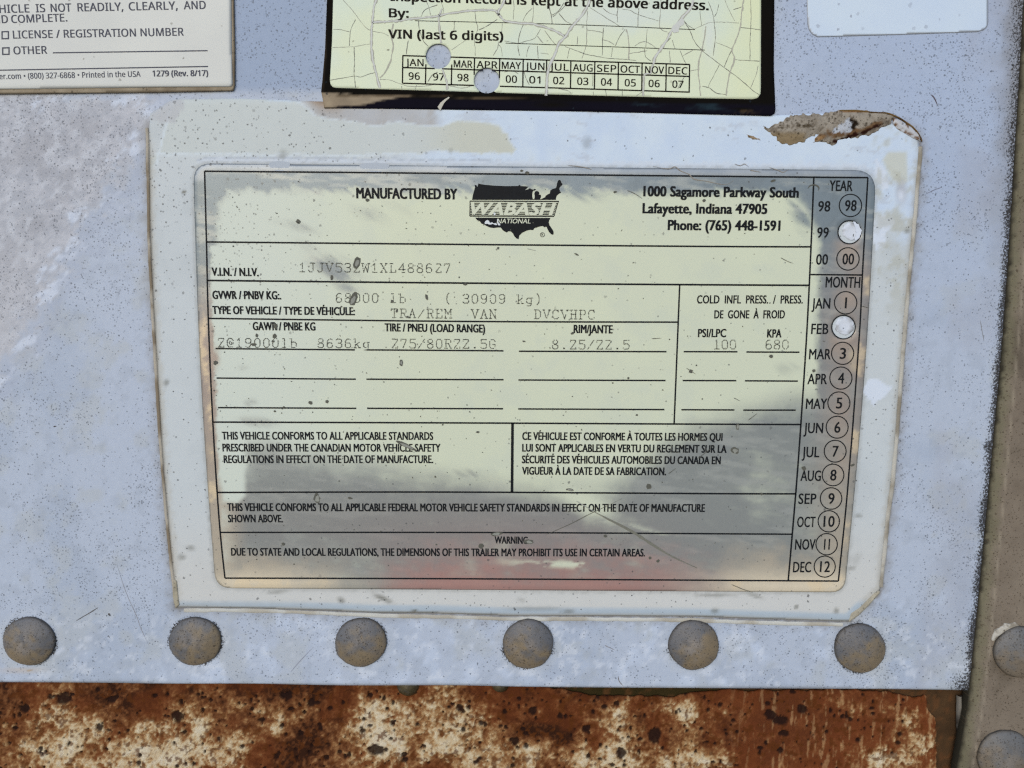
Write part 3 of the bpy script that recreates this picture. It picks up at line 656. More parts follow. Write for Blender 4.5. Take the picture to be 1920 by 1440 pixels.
    spk = .45 + 1.3 * sm(800, 250, u) * sm(700, 350, v) + .4 * sm(1100, 1150, v) * sm(900, 400, u); spk = spk * (1 - .75 * smear)
    return c, {'spk': spk}
def vinyl_rel(u, v, s):
    # rounded, slightly lifted rim and a wavy lower lip
    r = -.24 * sm(10, 0, s) ** 1.5 + .12 * sm(40, 16, s) * sm(1060, 1130, v) * (1 + .6 * np.sin(u / 90.0))
    r = r + .06 * np.exp(-(np.hypot((u - 1690) / 12, (v - 362) / 26) - 1) ** 2 * 6) + .02 * sm(12, 4, np.abs(sdf(u, v, PLATE)))
    return r
sheet('vinyl_border', subdiv(VIN_OUT, 12), 4.0, .30, .31, vinyl_col, M_vinyl, label, relief=vinyl_rel)

FR_L = spl([(383.5, 321), (387, 454), (390.5, 600), (399, 793), (410.8, 975), (421.7, 1084)], 5)
FR_R = spl([(1627.3, 333), (1617, 516), (1612.4, 612), (1599.5, 793), (1594, 860), (1585.8, 957), (1572, 1089.5)], 4)
FR_T = spl([(383.5, 321), (727, 324), (1000, 327), (1500, 332), (1627.3, 333)], 4)
FR_B = spl([(421.7, 1084), (860, 1085.2), (1480, 1089), (1572, 1089.5)], 4)
FRAME = FR_T + FR_R[1:] + list(reversed(FR_B))[1:] + list(reversed(FR_L))[1:-1]
def plate_col(u, v, s):
    b1 = fbm(u, v, 130, 4, 201); b2 = fbm(u, v, 46, 5, 202, .6); b3 = fbm(u, v, 12, 4, 203, .6)
    dg = fbm(u, v, 9, 4, 204, .6, 38, 6.0); hz = fbm(u, v, 14, 4, 205, .6, 8, 5.0)
    cream = np.tile(A('#c5cdba'), (len(u), 1)); cream = mix(cream, A('#c9d1bb'), sm(.5, .8, b1) * .6); cream = mix(cream, A('#bfc8ba'), sm(.55, .85, b2) * .5)
    cream = mix(cream, A('#c4cec8'), sm(800, 430, u) * .85)
    fs = sdf(u, v, FRAME)
    # where the pale coating is rubbed down to the foil; low also paints a dark reflection
    rr = sdf(u, v, rrect((400, 352), (1545, 356), (1530, 1180), (418, 1180), (60, 90, 40, 30)))
    g = 1.0 * sm(24, -16, rr + (dg - .5) * 26 * sm(390, 345, v) + (b3 - .5) * 10)
    g = g * np.where((u < 430) & (v > 460), sm(14, 2, fs + (b3 - .5) * 8), 1)
    col_ = soft(u, v, [(1450, 335), (1660, 320), (1640, 560), (1600, 1120), (1470, 1120), (1490, 1000), (1512, 880), (1538, 760), (1558, 650), (1548, 560), (1552, 500), (1532, 440), (1505, 385)], 16)
    g = np.maximum(g, col_ * (.75 + .5 * (b2 - .5)) * sm(640, 560, v) + col_ * .62 * sm(560, 640, v) * (.7 + .7 * b2))
    low = soft(u, v, [(400, 905), (465, 880), (470, 835), (560, 852), (700, 872), (870, 900), (960, 918), (1130, 915), (1210, 870), (1300, 800), (1400, 770), (1500, 745), (1600, 740), (1620, 1130), (380, 1130)], 60)
    g = np.maximum(g, low * (.80 + .25 * (hz - .5) + .35 * (b1 - .5) + .30 * (b2 - .5)))
    g = g * (1 - .85 * soft(u, v, [(405, 800), (452, 800), (462, 850), (458, 890), (462, 930), (445, 945), (418, 940)], 8))
    for x, y, rx, ry, a, k in [(632, 503, 60, 26, 25, .75), (590, 470, 46, 14, 30, .45), (655, 540, 50, 12, 10, .5), (560, 425, 60, 12, 14, .4), (690, 400, 50, 20, 25, .4), (730, 380, 70, 14, 25, .35), (1090, 362, 46, 16, 10, .6), (1010, 355, 40, 10, 10, .3), (402, 672, 12, 24, 0, .9), (455, 690, 14, 8, 0, .4), (470, 755, 14, 10, 0, .5), (480, 790, 40, 12, 8, .65), (560, 900, 80, 30, 0, .5), (470, 860, 16, 46, 0, .5), (1470, 780, 40, 20, 0, .5), (1480, 690, 30, 18, 0, .35), (1500, 405, 20, 44, -30, .6), (1440, 880, 60, 60, 0, .3), (1000, 900, 60, 8, 0, .2), (880, 890, 60, 16, 0, .4)]:
        g = np.maximum(g, ell(u, v, x, y, rx, ry, a) * k * (.75 + .9 * (dg - .3)))
    g = g * (1 - .8 * (ell(u, v, 1060, 1058, 120, 9, 2) * sm(.4, .6, hz) + ell(u, v, 1100, 945, 60, 22, 20) + .6 * ell(u, v, 1230, 1000, 110, 8, 14) * sm(.4, .6, hz)))
    g = np.maximum(g, sm(1.5, -1.5, fs) * .95)
    f = sm(.06, .76, g)
    gr = mix(A("#76828b"), A("#8b9191"), sm(400, 900, v)); gr = mix(gr, A('#6f7980'), sm(.5, .8, b2) * .55 * sm(700, 400, v)); gr = mix(gr, A('#a9aeab'), sm(.5, .85, hz) * .45); gr = mix(gr, A('#8b8988'), ell(u, v, 800, 990, 420, 60) * .6)  # foil tone with reflections painted in: bluish sky above, duller grey below
    top_border = sm(1.5, -1.5, fs) * sm(345, 330, v); gr = mix(gr, mix(A('#828d98'), A('#9ba2a9'), b2), top_border)
    # warm reflection painted along the sides and lower corners, reddish one along the lower edge
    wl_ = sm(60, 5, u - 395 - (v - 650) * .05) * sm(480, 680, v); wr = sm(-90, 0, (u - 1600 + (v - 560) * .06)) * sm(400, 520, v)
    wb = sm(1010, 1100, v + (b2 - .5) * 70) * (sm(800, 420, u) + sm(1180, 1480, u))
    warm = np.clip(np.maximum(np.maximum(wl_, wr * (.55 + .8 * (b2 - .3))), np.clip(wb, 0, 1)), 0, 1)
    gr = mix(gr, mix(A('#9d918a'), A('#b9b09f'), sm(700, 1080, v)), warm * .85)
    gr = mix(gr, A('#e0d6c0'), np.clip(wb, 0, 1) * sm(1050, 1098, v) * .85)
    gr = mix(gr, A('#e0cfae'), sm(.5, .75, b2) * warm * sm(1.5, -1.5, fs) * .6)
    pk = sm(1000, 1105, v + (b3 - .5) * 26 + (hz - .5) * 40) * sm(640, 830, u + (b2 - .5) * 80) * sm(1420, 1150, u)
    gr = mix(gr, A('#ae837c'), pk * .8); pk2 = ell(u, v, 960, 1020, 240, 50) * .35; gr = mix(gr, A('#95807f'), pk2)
    c = mix(cream, gr, f)
    # brown seep at the year column
    for x, y, rx, ry in [(1590, 470, 26, 36), (1575, 640, 30, 44), (1590, 560, 24, 24)]:
        c = mix(c, A('#a3968c'), np.clip(ell(u, v, x, y, rx, ry) * 1.3 - .2 + (b3 - .5) * .3, 0, 1) * .75)
    c = mix(c, A('#c5b9a0'), np.clip(ell(u, v, 1600, 668, 12, 18) * 1.2 - .2, 0, 1) * .6 + np.clip(ell(u, v, 1602, 690, 10, 10) * 1.2 - .2, 0, 1) * .5)
    c = mix(c, A('#6d716f'), sm(2.5, 0, s) * .55)
    spk = .18 + .95 * sm(640, 420, u) * sm(720, 500, v) + .35 * sm(500, 380, v) * sm(1000, 500, u)
    return c, {'foil': f, 'spk': spk}
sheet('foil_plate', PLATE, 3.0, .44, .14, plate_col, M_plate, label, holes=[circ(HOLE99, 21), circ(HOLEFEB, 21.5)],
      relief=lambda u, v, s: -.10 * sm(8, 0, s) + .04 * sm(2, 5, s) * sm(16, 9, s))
PD, PD2 = .50, .52
for pts, w in ((FR_T, 2.6), (FR_R, 2.4), (FR_B, 2.4), (FR_L, 2.4)): line(label, pts, w * 1.2, PD, M_ink, 'frame_line')
for pts, w in (([(387, 453.6), (860, 458.2), (1320, 462), (1521, 462.8)], 2.4), ([(389, 525.8), (860, 530.7), (1320, 533.9), (1517.5, 535)], 2.6),
               ([(390.7, 597), (860, 602.6), (1271, 604)], 2.3), ([(399, 791.4), (860, 793), (1320, 795.3), (1501.7, 796)], 2.4),
               ([(408, 923.4), (820, 922.6), (1320, 925.5), (1492, 926)], 2.4), ([(413.5, 998.3), (920, 998.5), (1485, 1001.7)], 2.2),
               ([(1526, 333), (1520.7, 463), (1513, 620), (1501.7, 795), (1492, 926), (1478, 1088)], 2.4), ([(1520, 514.8), (1617, 515.6)], 2.3),
               ([(1274.4, 534.4), (1271.8, 600), (1264, 794.5)], 2.3), ([(961, 794), (960, 923)], 4.0),
               ([(404, 653.6), (665.5, 656)], 2.2), ([(687, 656), (944, 657.8)], 2.2), ([(973, 658.6), (1249.7, 659.4)], 2.2), ([(1282, 659.4), (1382.7, 659.6)], 2.2), ([(1399.6, 660), (1499, 660.4)], 2.2),
               ([(406, 708.9), (667, 711)], 2.2), ([(687, 711), (944, 712)], 2.2), ([(972, 712.5), (1248, 713.5)], 2.2), ([(1280, 713.5), (1380.6, 713.8)], 2.2), ([(1396.8, 714), (1496, 714.6)], 2.2),
               ([(408.7, 764.3), (668, 765.6)], 2.2), ([(688.6, 765.6), (943.4, 766.4)], 2.2), ([(971.6, 766.7), (1245.8, 768)], 2.2), ([(1277.6, 768.2), (1377, 768.7)], 2.2), ([(1393.6, 769), (1492, 769)], 2.2)):
    line(label, pts, w * 1.28, PD, M_ink, 'printed_rule', 5 if len(pts) > 2 else 0)
for s, a, b, cap, bold in [
    ('MANUFACTURED BY', (669, 371.6), (856.5, 373.7), 19.5, .035), ('1000 Sagamore Parkway South', (1207, 367.7), (1496.5, 370.3), 18.7, .04),
    ('Lafayette, Indiana 47905', (1205.4, 399.5), (1437.5, 401), 18.5, .04), ('Phone: (765) 448-1591', (1252.8, 431), (1462, 432.3), 18.5, .04),
    ('V.I.N. / N.I.V.', (397.8, 516.9), (484.5, 517.7), 15, .03), ('GVWR / PNBV KG:.', (399, 560.4), (526.7, 561.2), 15, .03),
    ('TYPE OF VEHICLE / TYPE DE VÉHICULE:', (399, 588.5), (665, 590.9), 14.6, .03), ('GAWR / PNBE KG', (474.6, 619), (591, 619.6), 15, .025),
    ('TIRE / PNEU (LOAD RANGE)', (722, 621), (909, 623.4), 14.6, .03), ('RIM/JANTE', (1076, 624.2), (1148, 625), 15, .03),
    ('PSI/LPC', (1309, 632), (1361, 632), 15, .02), ('KPA', (1438.7, 632.6), (1464.5, 632.6), 15, .025),
    ('THIS VEHICLE CONFORMS TO ALL APPLICABLE STANDARDS', (416.8, 824), (811.8, 824.7), 14.3, .02),
    ('PRESCRIBED UNDER THE CANADIAN MOTOR VEHICLE SAFETY', (417.8, 846.4), (825.4, 846.9), 14.3, .02),
    ('REGULATIONS IN EFFECT ON THE DATE OF MANUFACTURE.', (420, 868.2), (811.8, 868.2), 14.3, .02),
    ('CE VÉHICULE EST CONFORME À TOUTES LES HORMES QUI', (979.6, 824.7), (1354, 826.6), 14.2, .025),
    ('LUI SONT APPLICABLES EN VERTU DU REGLEMENT SUR LA', (979.6, 846.6), (1361.6, 849), 14.2, .025),
    ('SÉCURITÉ DES VÉHICULES AUTOMOBILES DU CANADA EN', (979, 868.5), (1350.7, 870.3), 14.2, .025),
    ('VIGUEUR À LA DATE DE SA FABRICATION.', (979.4, 889.8), (1248.4, 891), 14.2, .025),
    ('THIS VEHICLE CONFORMS TO ALL APPLICABLE FEDERAL MOTOR VEHICLE SAFETY STANDARDS IN EFFECT ON THE DATE OF MANUFACTURE', (426.7, 958), (1321, 959.7), 14.3, .025),
    ('SHOWN ABOVE.', (428, 979.3), (530, 979.3), 14, .02), ('WARNING', (927.7, 1019), (989, 1019.7), 13.2, .02),
    ('DUE TO STATE AND LOCAL REGULATIONS, THE DIMENSIONS OF THIS TRAILER MAY PROHIBIT ITS USE IN CERTAIN AREAS.', (434, 1041.7), (1209, 1043.3), 14, .02)]:
    text(label, s, a, b, cap, M_ink, PD2, bold + .022)
text(label, 'COLD INFL PRESS. / PRESS.', (1307, 568.8), (1504.8, 569), 15, M_ink, PD2, .034, 2.0)
text(label, 'DE GONE À FROID', (1339.5, 596.9), (1471, 596.9), 15, M_ink, PD2, .034, 2.0)
text(label, 'YEAR', (1555, 357.8), (1598, 358.3), 19.5, M_ink, PD2, .022); text(label, 'MONTH', (1548, 538.8), (1612, 539.6), 20, M_ink, PD2, .022)
MON = [('98', 1534, 1556, 396.4, (1594.7, 385.2), '98', 21), ('99', 1532, 1553, 445.8, HOLE99, '', 21.6), ('00', 1530, 1551.7, 496, (1590, 485.4), '00', 21),
       ('JAN', 1522, 1556, 578.6, (1585.6, 567.7), '1', 21), ('FEB', 1521, 1552.5, 626.3, HOLEFEB, '', 22), ('MAR', 1517, 1557, 673.7, (1580, 662.5), '3', 20.8),
       ('APR', 1514, 1550, 720.3, (1576.7, 708.9), '4', 20.8), ('MAY', 1511, 1550, 766.7, (1573, 755.5), '5', 20.7), ('JUN', 1507, 1542.6, 812.2, (1569.7, 801), '6', 20.6),
       ('JUL', 1503.8, 1535.6, 857.3, (1566, 846), '7', 20.5), ('AUG', 1501, 1538.5, 901.7, (1562, 890.6), '8', 20.3), ('SEP', 1497, 1529.7, 944.9, (1558.3, 934.7), '9', 20.2),
       ('OCT', 1494.5, 1528, 988.3, (1554, 977.5), '10', 20), ('NOV', 1490.7, 1528, 1030.6, (1550, 1020.4), '11', 20), ('DEC', 1487, 1520, 1073, (1546.4, 1062.4), '12', 19.8)]
for s, x0, x1, y, c, dg, r in MON:
    text(label, s, (x0, y), (x1, y), 19.3, M_ink, PD2, .022)
    q = ring('date_circle', c, r, 2.0, PD, M_ink, label)
    if dg:
        hw = {'1': 1.3, '10': 10, '11': 5.0, '12': 9.0}.get(dg, 10.5 if len(dg) == 2 else 5.4)
        text(q, dg, (c[0] - hw, c[1] + 10.2), (c[0] + hw, c[1] + 10.2), 20, M_ink, PD2, .022)
for s, a, p, sl in [('1JJV532W1XL488627', (560.5, 509.6), 16.95, .006), ('68000 lb    ( 30909 kg)', (629, 566.6), 17.0, .007), ('TRA/REM  VAN    DVCVHPC', (733, 595.6), 16.8, .007),
                    ('2@19000lb  8636kg', (408, 650.8), 17.0, .005), ('275/80R22.5G', (733.7, 652.3), 16.65, .005), ('8.25/22.5', (1034.8, 654.2), 16.6, .003), ('100', (1337.7, 654.2), 15.2, 0), ('680', (1435, 654.2), 15.7, 0)]:
    typed(label, s, a, p, sl, M_type, PD2)
# emblem: map silhouette in two halves, striped band with slanted letters
E = lambda pts: [(820 + x / 3.84, 300 + y / 3.84) for x, y in pts]
emb = poly_flat('emblem', E([(250, 287), (255, 255), (262, 230), (272, 195), (268, 178), (280, 180), (287, 193), (294, 178), (293, 170), (340, 178), (420, 185), (500, 188), (580, 187), (592, 178), (600, 187), (640, 190), (657, 192), (645, 203), (632, 216), (650, 212), (665, 203), (678, 210), (690, 213), (700, 207), (712, 213), (700, 220), (688, 222), (684, 240), (683, 262), (687, 280), (697, 283), (702, 262), (698, 245), (703, 228), (715, 222), (730, 228), (735, 240), (730, 250), (740, 248), (748, 258), (745, 270), (738, 283), (752, 279), (775, 268), (782, 255), (795, 248), (810, 240), (813, 220), (830, 208), (850, 203), (857, 195), (863, 165), (868, 150), (878, 142), (890, 150), (893, 163), (903, 173), (895, 185), (882, 195), (878, 210), (884, 225), (892, 235), (876, 243), (862, 255), (855, 270), (853, 287)])[::-1], PD, M_ink, label)
poly_flat('emblem_base', E([(272, 415), (285, 432), (305, 440), (318, 458), (335, 463), (345, 470), (375, 485), (405, 490), (440, 485), (458, 487), (470, 505), (485, 515), (500, 522), (512, 513), (530, 515), (545, 530), (555, 550), (570, 565), (585, 570), (590, 545), (610, 525), (640, 510), (665, 503), (690, 505), (698, 492), (712, 487), (740, 478), (760, 475), (770, 485), (785, 480), (795, 500), (805, 520), (822, 535), (832, 540), (838, 530), (835, 510), (822, 490), (808, 470), (802, 450), (805, 435), (815, 417)]), PD, M_ink, emb)
for y, w in ((297, 8), (404, 9)): line(emb, E([(234, y - 1), (875 - (y - 297) * .32, y + 1)]), w / 3.84, PD, M_ink, 'band_rule')
for y in np.linspace(311, 391, 8):
    line(emb, E([(236, y), (870 - (y - 297) * .32, y + 2)]), 1.75, PD, M_ink, 'band_stripe')
for xa, ya, xb, yb in ((235, 297, 233, 404), (872, 297, 841, 404)): line(emb, E([(xa, ya), (xb, yb)]), 1.3, PD, M_ink, 'band_rule')
M_emb = m_plain('emblem_light', A('#c9cfbd'), .45, .03)
text(emb, 'WABASH', (884, 402.2), (1041, 403), 21.5, M_emb, PD + .03, .07, 1, .28, 'emblem_lettering')
text(emb, 'NATIONAL', (931.5, 418.6), (994.5, 418.9), 8.6, M_emb, PD + .03, .02, 1, .22, 'emblem_lettering')
ring('registered_mark', (1017, 440.2), 4.0, 1.0, PD, M_ink, emb, 20); text(emb, 'R', (1015.3, 442.4), (1018.8, 442.4), 4.6, M_ink, PD2, .01, name='registered_letter')
chip = m_plain('bared_chip', A('#cfd7dc'), .5, .1)
for i, p in enumerate([[(340, 455), (345, 440), (360, 433), (372, 440), (382, 452), (395, 447), (405, 455), (420, 455), (432, 462), (428, 470), (410, 466), (395, 462), (380, 466), (362, 458), (345, 462)], [(430, 425), (438, 430), (442, 450), (455, 462), (452, 473), (436, 470), (433, 455)], [(405, 385), (412, 378), (420, 386), (412, 400)]]):
    poly_flat('paint_chip', rough(E(p), .8, 2, 300 + i, 5), PD + .05, chip, emb)
# old paint pooled in the two punched date holes
for c, r, sd0 in ((HOLE99, 19, 5), (HOLEFEB, 20, 9)):
    sheet('punched_hole_paint', circ((c[0] + 2.5, c[1] - 1.5), r - 2.5, 26, .22, sd0), 2.0, .36, .06, lambda u, v, s: (mix(A('#c9d1dd'), A('#9fa2a6'), sm(.55, .8, fbm(u, v, 14, 4, 333)) * sm(10, 0, s)), {'spk': np.full(len(u), .2)}), M_vinyl, label,
          relief=lambda u, v, s: .10 * sm(0, 4, s) * sm(12, 6, s))
poly_flat('paint_smear', rough([(1600, 415), (1610, 420), (1616, 432), (1612, 446), (1603, 452), (1606, 436)], 1.5, 3, 41, 6), PD + .02, m_plain('white_overpaint', A('#ccd5e4'), .6, .08), label)
# sealant bead and lip along three edges
tube('sealant_bead', [(276, 240), (279, 420), (285, 560), (293, 700), (303, 860), (315, 1000), (329, 1130)], 6, .28, .02, M_sealant, label, 71, .3, '#a7a297', '#7f7566')
tube('sealant_bead', [(1726, 275), (1716, 400), (1703, 540), (1690, 700), (1678, 860), (1664, 980), (1652, 1100)], 8, .35, .05, M_sealant, label, 73, .3, '#b4b3ac', '#8a857a')
tube('sealant_bead', [(345, 1144), (480, 1145), (620, 1150), (700, 1154), (820, 1156), (960, 1160), (1140, 1161), (1300, 1163), (1440, 1168), (1580, 1171)], 7, .18, .01, M_sealant, label, 75, .35, '#bdbfbb', '#aaa79d')
sheet('folded_corner', [(1592, 1166), (1596, 1150), (1612, 1140), (1625, 1127), (1640, 1112), (1651, 1106), (1649, 1113), (1630, 1134), (1610, 1154)], 2.5, .45, .4, lambda u, v, s: (mix(A('#8f8a7d'), A('#b1ad9e'), fbm(u, v, 14, 4, 78)), {'spk': np.full(len(u), .6)}), M_sealant, label)
sheet('lifted_edge', [(329, 1141), (324, 1118), (326, 1085), (331, 1090), (335, 1128), (336, 1134)], 2.5, .5, .4, lambda u, v, s: (mix(A('#8b8677'), A('#aba695'), fbm(u, v, 14, 4, 79)), {'spk': np.full(len(u), .6)}), M_sealant, label)
# long scratch, hairs and grime on the plate
def scr(parent, pts, w, mat, d=.56, name='scratch', rag=.3, seed=1):
    pts = spl(pts, 4); n_ = len(pts); t = np.linspace(0, 1, n_)
    return link(name, strip_mesh(name, pts, w * np.clip(np.minimum(t * 6, (1 - t) * 3), .25, 1), d, rag, seed), mat, parent)
R4 = lambda pts: [(860 + x / 3, 860 + y / 3) for x, y in pts]
M_scr = m_plain('scratch_grime', A('#74756d'), .7, .4, .1)
scr(label, R4([(765, 300), (850, 345), (920, 380), (1000, 425), (1100, 490), (1200, 550), (1340, 615)]), 4.6, M_scr)
scr(label, R4([(488, 430), (560, 398), (640, 362), (740, 310), (830, 268), (918, 225)]), 1.2, M_speck, name='hair'); scr(label, R4([(662, 238), (715, 270), (765, 300)]), 2.0, M_mark)
scr(label, R4([(1535, 708), (1600, 735), (1655, 752)]), 1.6, M_speck, name='hair'); scr(label, R4([(1180, 85), (1222, 55)]), 1.2, M_speck, name='hair')
R7 = lambda pts: [(1240 + x / 3.84, 300 + y / 3.84) for x, y in pts]
scr(label, R7([(1055, 205), (1075, 183), (1110, 180), (1135, 198), (1130, 220)]), 2.6, M_speck, name='hair'); scr(label, R7([(860, 703), (900, 725), (950, 745)]), 1.4, M_speck, name='hair')
scr(label, R7([(1445, 1052), (1490, 1064)]), 1.6, M_speck, name='hair')
scr(label, [(1176, 357), (1190, 363), (1204, 372)], 1.4, M_speck, name='hair'); scr(label, [(988, 466), (1005, 470)], 1.2, M_mark, name='hair'); scr(label, [(1222, 635), (1240, 634)], 1.4, M_speck, name='hair')
scr(label, [(1376, 746), (1388, 752)], 1.2, M_speck, name='hair'); scr(label, [(1403, 788), (1420, 775)], 1.2, M_speck, name='hair'); scr(label, [(1287, 690), (1305, 702)], 1.2, M_speck, name='hair')
scr(label, [(1308, 860), (1325, 847), (1335, 838)], 1.2, M_speck, name='hair')
M_tc = m_plain('brown_film_crack', A('#8d8880'), .7, .2, .1)
R3 = lambda pts: [(1000 + x / 3.84, y / 3.84) for x, y in pts]
for p in ([(250, 1190), (340, 1200), (390, 1210), (420, 1222)], [(860, 1195), (920, 1210), (980, 1215), (1020, 1200), (1060, 1230), (1120, 1255), (1160, 1290), (1250, 1305), (1340, 1325), (1400, 1325), (1440, 1300)], [(1560, 1225), (1640, 1240)], [(1700, 1205), (1760, 1225), (1800, 1240), (1840, 1215)]):
    scr(label, R3(p), 1.6, M_tc, name='film_crack')
for p in ([(1430, 1180), (1470, 1192), (1500, 1180), (1530, 1200)],): scr(label, R3([(x + 20, y) for x, y in p]), 1.4, M_tc, name='film_crack')
for cx, cy, rx, ry in ((524, 315, 20, 14), (702, 318, 28, 13)):
    poly_flat('film_blister', [(cx + rx * math.cos(a), cy - 8 + (ry if math.sin(a) > 0 else 5) * math.sin(a)) for a in np.linspace(0, 2 * math.pi, 24, endpoint=False)][::-1], PD - .03, m_plain('blister_film', A('#aab4c0'), .5, .15), label)
rsk = np.random.RandomState(5); MK = []
for x, y, rx, ry, a in [(669, 493, 6, 11, 20), (662, 562, 6, 14, 25), (689, 375, 4, 3, 0), (559, 415, 4.5, 4, 0), (622, 520, 3, 5, 0), (517, 612, 4, 5, 0), (481, 629, 2.5, 4, 0), (515, 630, 4, 4.5, 0), (476, 646, 5, 3, 0), (512, 640, 3, 2, 0),
                        (752, 680, 3.5, 6, 0), (800, 557, 2.5, 5.5, -15), (404, 680, 4, 4, 0), (762, 836, 20, 3.6, 24), (594, 935, 6, 10, -8), (1217, 912, 5, 5, 0), (1068, 918, 8, 2.2, 4), (1296, 696, 3.6, 3.6, 0),
                        (1446, 668, 4, 3, 25), (1153, 360, 3.5, 2, -10), (1320, 376, 3, 3, 0), (934, 465, 2, 2.6, 0), (1081, 477, 4, 1.6, 25), (872, 533, 3.5, 2, 0), (1073, 625, 3.4, 2.2, -15), (982, 640, 3.2, 1.6, 8), (861, 520, 1.6, 1.6, 0),
                        (917, 505, 1.2, 1.2, 0), (816, 894, 2, 2, 0), (515, 771, 2.4, 1.8, 0), (532, 763, 2, 1.6, 0), (582, 755, 4, 3.4, 0), (613, 753, 3, 3, 0), (1178, 709, 2.4, 2, 0), (1149, 718, 1.6, 1.4, 0), (1194, 778, 2.2, 2, 0), (656, 934, 5, 2, 12),
                        (930, 1001, 12, 4, -8), (992, 1016, 10, 4, 12), (902, 1024, 5, 5, 0), (1378, 845, 7, 6, 0), (1383, 800, 3, 6, 0), (1450, 339, 5, 2, -15), (988, 324, 4, 3, 0), (978, 320, 3, 2, 0), (896, 810, 3.4, 2, 0), (531, 1020, 3, 3, 0), (1428, 926, 2.4, 2.6, 0), (1532, 707, 2.5, 2.5, 0), (1526, 695, 3, 3, 0), (1599, 872, 4.5, 2, -20), (1507, 878, 4, 4, 0), (1600, 441, 0.8, 3, 0), (735, 565, 2.5, 3, 0), (744, 583, 2.2, 3.4, 20), (764, 594, 2.4, 2, 0), (1219, 1046, 2.5, 2.5, 0), (1234, 1052, 3, 3, 0), (1135, 1005, 3, 3, 0)]:
    MK.append((x, y, rx, ry, a))
for _ in range(230):
    x = 400 + 560 * rsk.rand() ** 1.4 if rsk.rand() < .65 else rsk.uniform(400, 1600); y = rsk.uniform(340, 1075); MK.append((x, y, .7 + 1.1 * rsk.rand() ** 2, .7 + 1.0 * rsk.rand() ** 2, rsk.rand() * 180))
def specks(parent, items, d, mat, name, seed=0):
    rs = np.random.RandomState(seed); co = []; fa = []
    for x, y, rx, ry, a in items:
        k = 12 if max(rx, ry) > 2.5 else 7; n_ = len(co); ca, sa = math.cos(math.radians(a)), math.sin(math.radians(a))
        for i in range(k):
            w = 2 * math.pi * i / k; f = 1 + .45 * (rs.rand() - .5); px, py = rx * f * math.cos(w), ry * f * math.sin(w)
            co.append((x + px * ca - py * sa, y + px * sa + py * ca))
        fa.append([n_ + k - 1 - i for i in range(k)])
    c = np.array(co); o = link(name, pymesh(name, P(c[:, 0], c[:, 1], d), fa), mat, parent); o['kind'] = 'stuff'; return o
specks(label, MK, .57, M_speck, 'grime_specks')
specks(label, [(x + .5, y + .3, rx * .62, ry * .62, a) for x, y, rx, ry, a in MK if max(rx, ry) > 5.5], .585, m_plain('grime_core', A('#8b8e88'), .8, .4, .1), 'grime_cores', 2)

# ------------------------------------------------------------------ inspection sticker with crackled face
ins = thing('inspection_sticker', 'crackled pale yellow inspection sticker with dark navy border above the big label', 'sticker')
GROTESQUE.append(ins)
INS = [(614, -60), (613, 0), (609.5, 91), (604, 156), (602, 171), (606, 190), (608, 203), (700, 203.5), (830, 205), (1060, 208), (1300, 213.5), (1446, 217), (1453, 212), (1454, 204), (1451, 130), (1452, 0), (1453, -60)]
H1, H2 = circ((822, 105.5), 23.5, 44), circ((912.9, 151), 24, 44)
def navy_col(u, v, s):
    c = mix(A('#04060c'), A('#0a0f18'), fbm(u, v, 40, 4, 401)); cr = 177 + (u - 600) * .0186
    c = mix(c, A('#111c2a'), sm(cr, cr + 8, v) * .8); c = mix(c, A('#2e3a42'), sm(.55, .8, fbm(u, v, 22, 5, 402, .6, 2, 5)) * sm(cr, cr + 5, v) * sm(1000, 1200, u) * .8)
    br = [(590, 172), (640, 177), (771, 178.5), (740, 184), (706, 190), (685, 197), (606, 200.5), (596, 202)]
    k = sm(-1.5, 1.5, sdf(u, v, br) + (fbm(u, v, 9, 4, 403) - .5) * 3); c = mix(c, mix(A('#877b6b'), A('#9c8f7b'), fbm(u, v, 18, 4, 404)), k)
    c = mix(c, A('#5d5142'), sm(2.2, .4, np.abs(v - cr - 1 + (fbm(u, v, 20, 3, 408) - .5) * 2)) * sm(1020, 900, u) * .8)
    c = mix(c, A('#55493a'), ell(u, v, 1395, 209, 22, 3) * sm(.45, .6, fbm(u, v, 7, 3, 406)) * .9); c = mix(c, A('#050606'), np.clip(ell(u, v, 1391, 205, 26, 3.5) * 1.5 - .4, 0, 1)); c = mix(c, A('#05070a'), np.clip(ell(u, v, 1035, 196, 42, 7) * 1.3 - .3, 0, 1))
    c = mix(c, A('#68594a'), sm(5, 0, s) * sm(600, 612, u) * sm(612, 606, u) * .5)
    return c, {'spk': .3 + .4 * sm(180, 200, v)}
def crease(u, v, s): cr = 177 + (u - 600) * .0186; return -.10 * sm(3, 0, np.abs(v - cr)) + .03 * sm(cr, cr + 10, v) * sm(8, 3, s)
sheet('border_film', INS, 4.0, .48, .46, navy_col, M_navy, ins, relief=crease, holes=[H1, H2])
FACE = [(625, -60), (624.6, 0), (622.5, 78), (618.6, 150), (619.5, 158), (624, 163.5), (631, 164.8), (740, 168), (860, 171.5), (1000, 176), (1180, 181), (1300, 184), (1412, 186), (1421, 183.5), (1426, 176), (1426.5, 165), (1427, 0), (1428, -60)]
def face_col(u, v, s):
    c = mix(A('#d0dac2'), A('#cbd8c9'), sm(.4, .8, fbm(u, v, 110, 4, 411))); c = mix(c, A('#cdd6d3'), (ell(u, v, 1150, 30, 130, 30) + ell(u, v, 1330, 70, 12, 40)) * .7)
    c = mix(c, A('#d4dbb4'), sm(1340, 1420, u) * .6)
    return c, {'spk': .3 + .3 * fbm(u, v, 60, 3, 413)}
sheet('printed_face', FACE, 4.0, .53, .05, face_col, M_decal, ins, holes=[H1, H2])
SD1, SD2, SD3 = .56, .58, .61
R2 = lambda pts: [(560 + x / 3.84, y / 3.84) for x, y in pts]
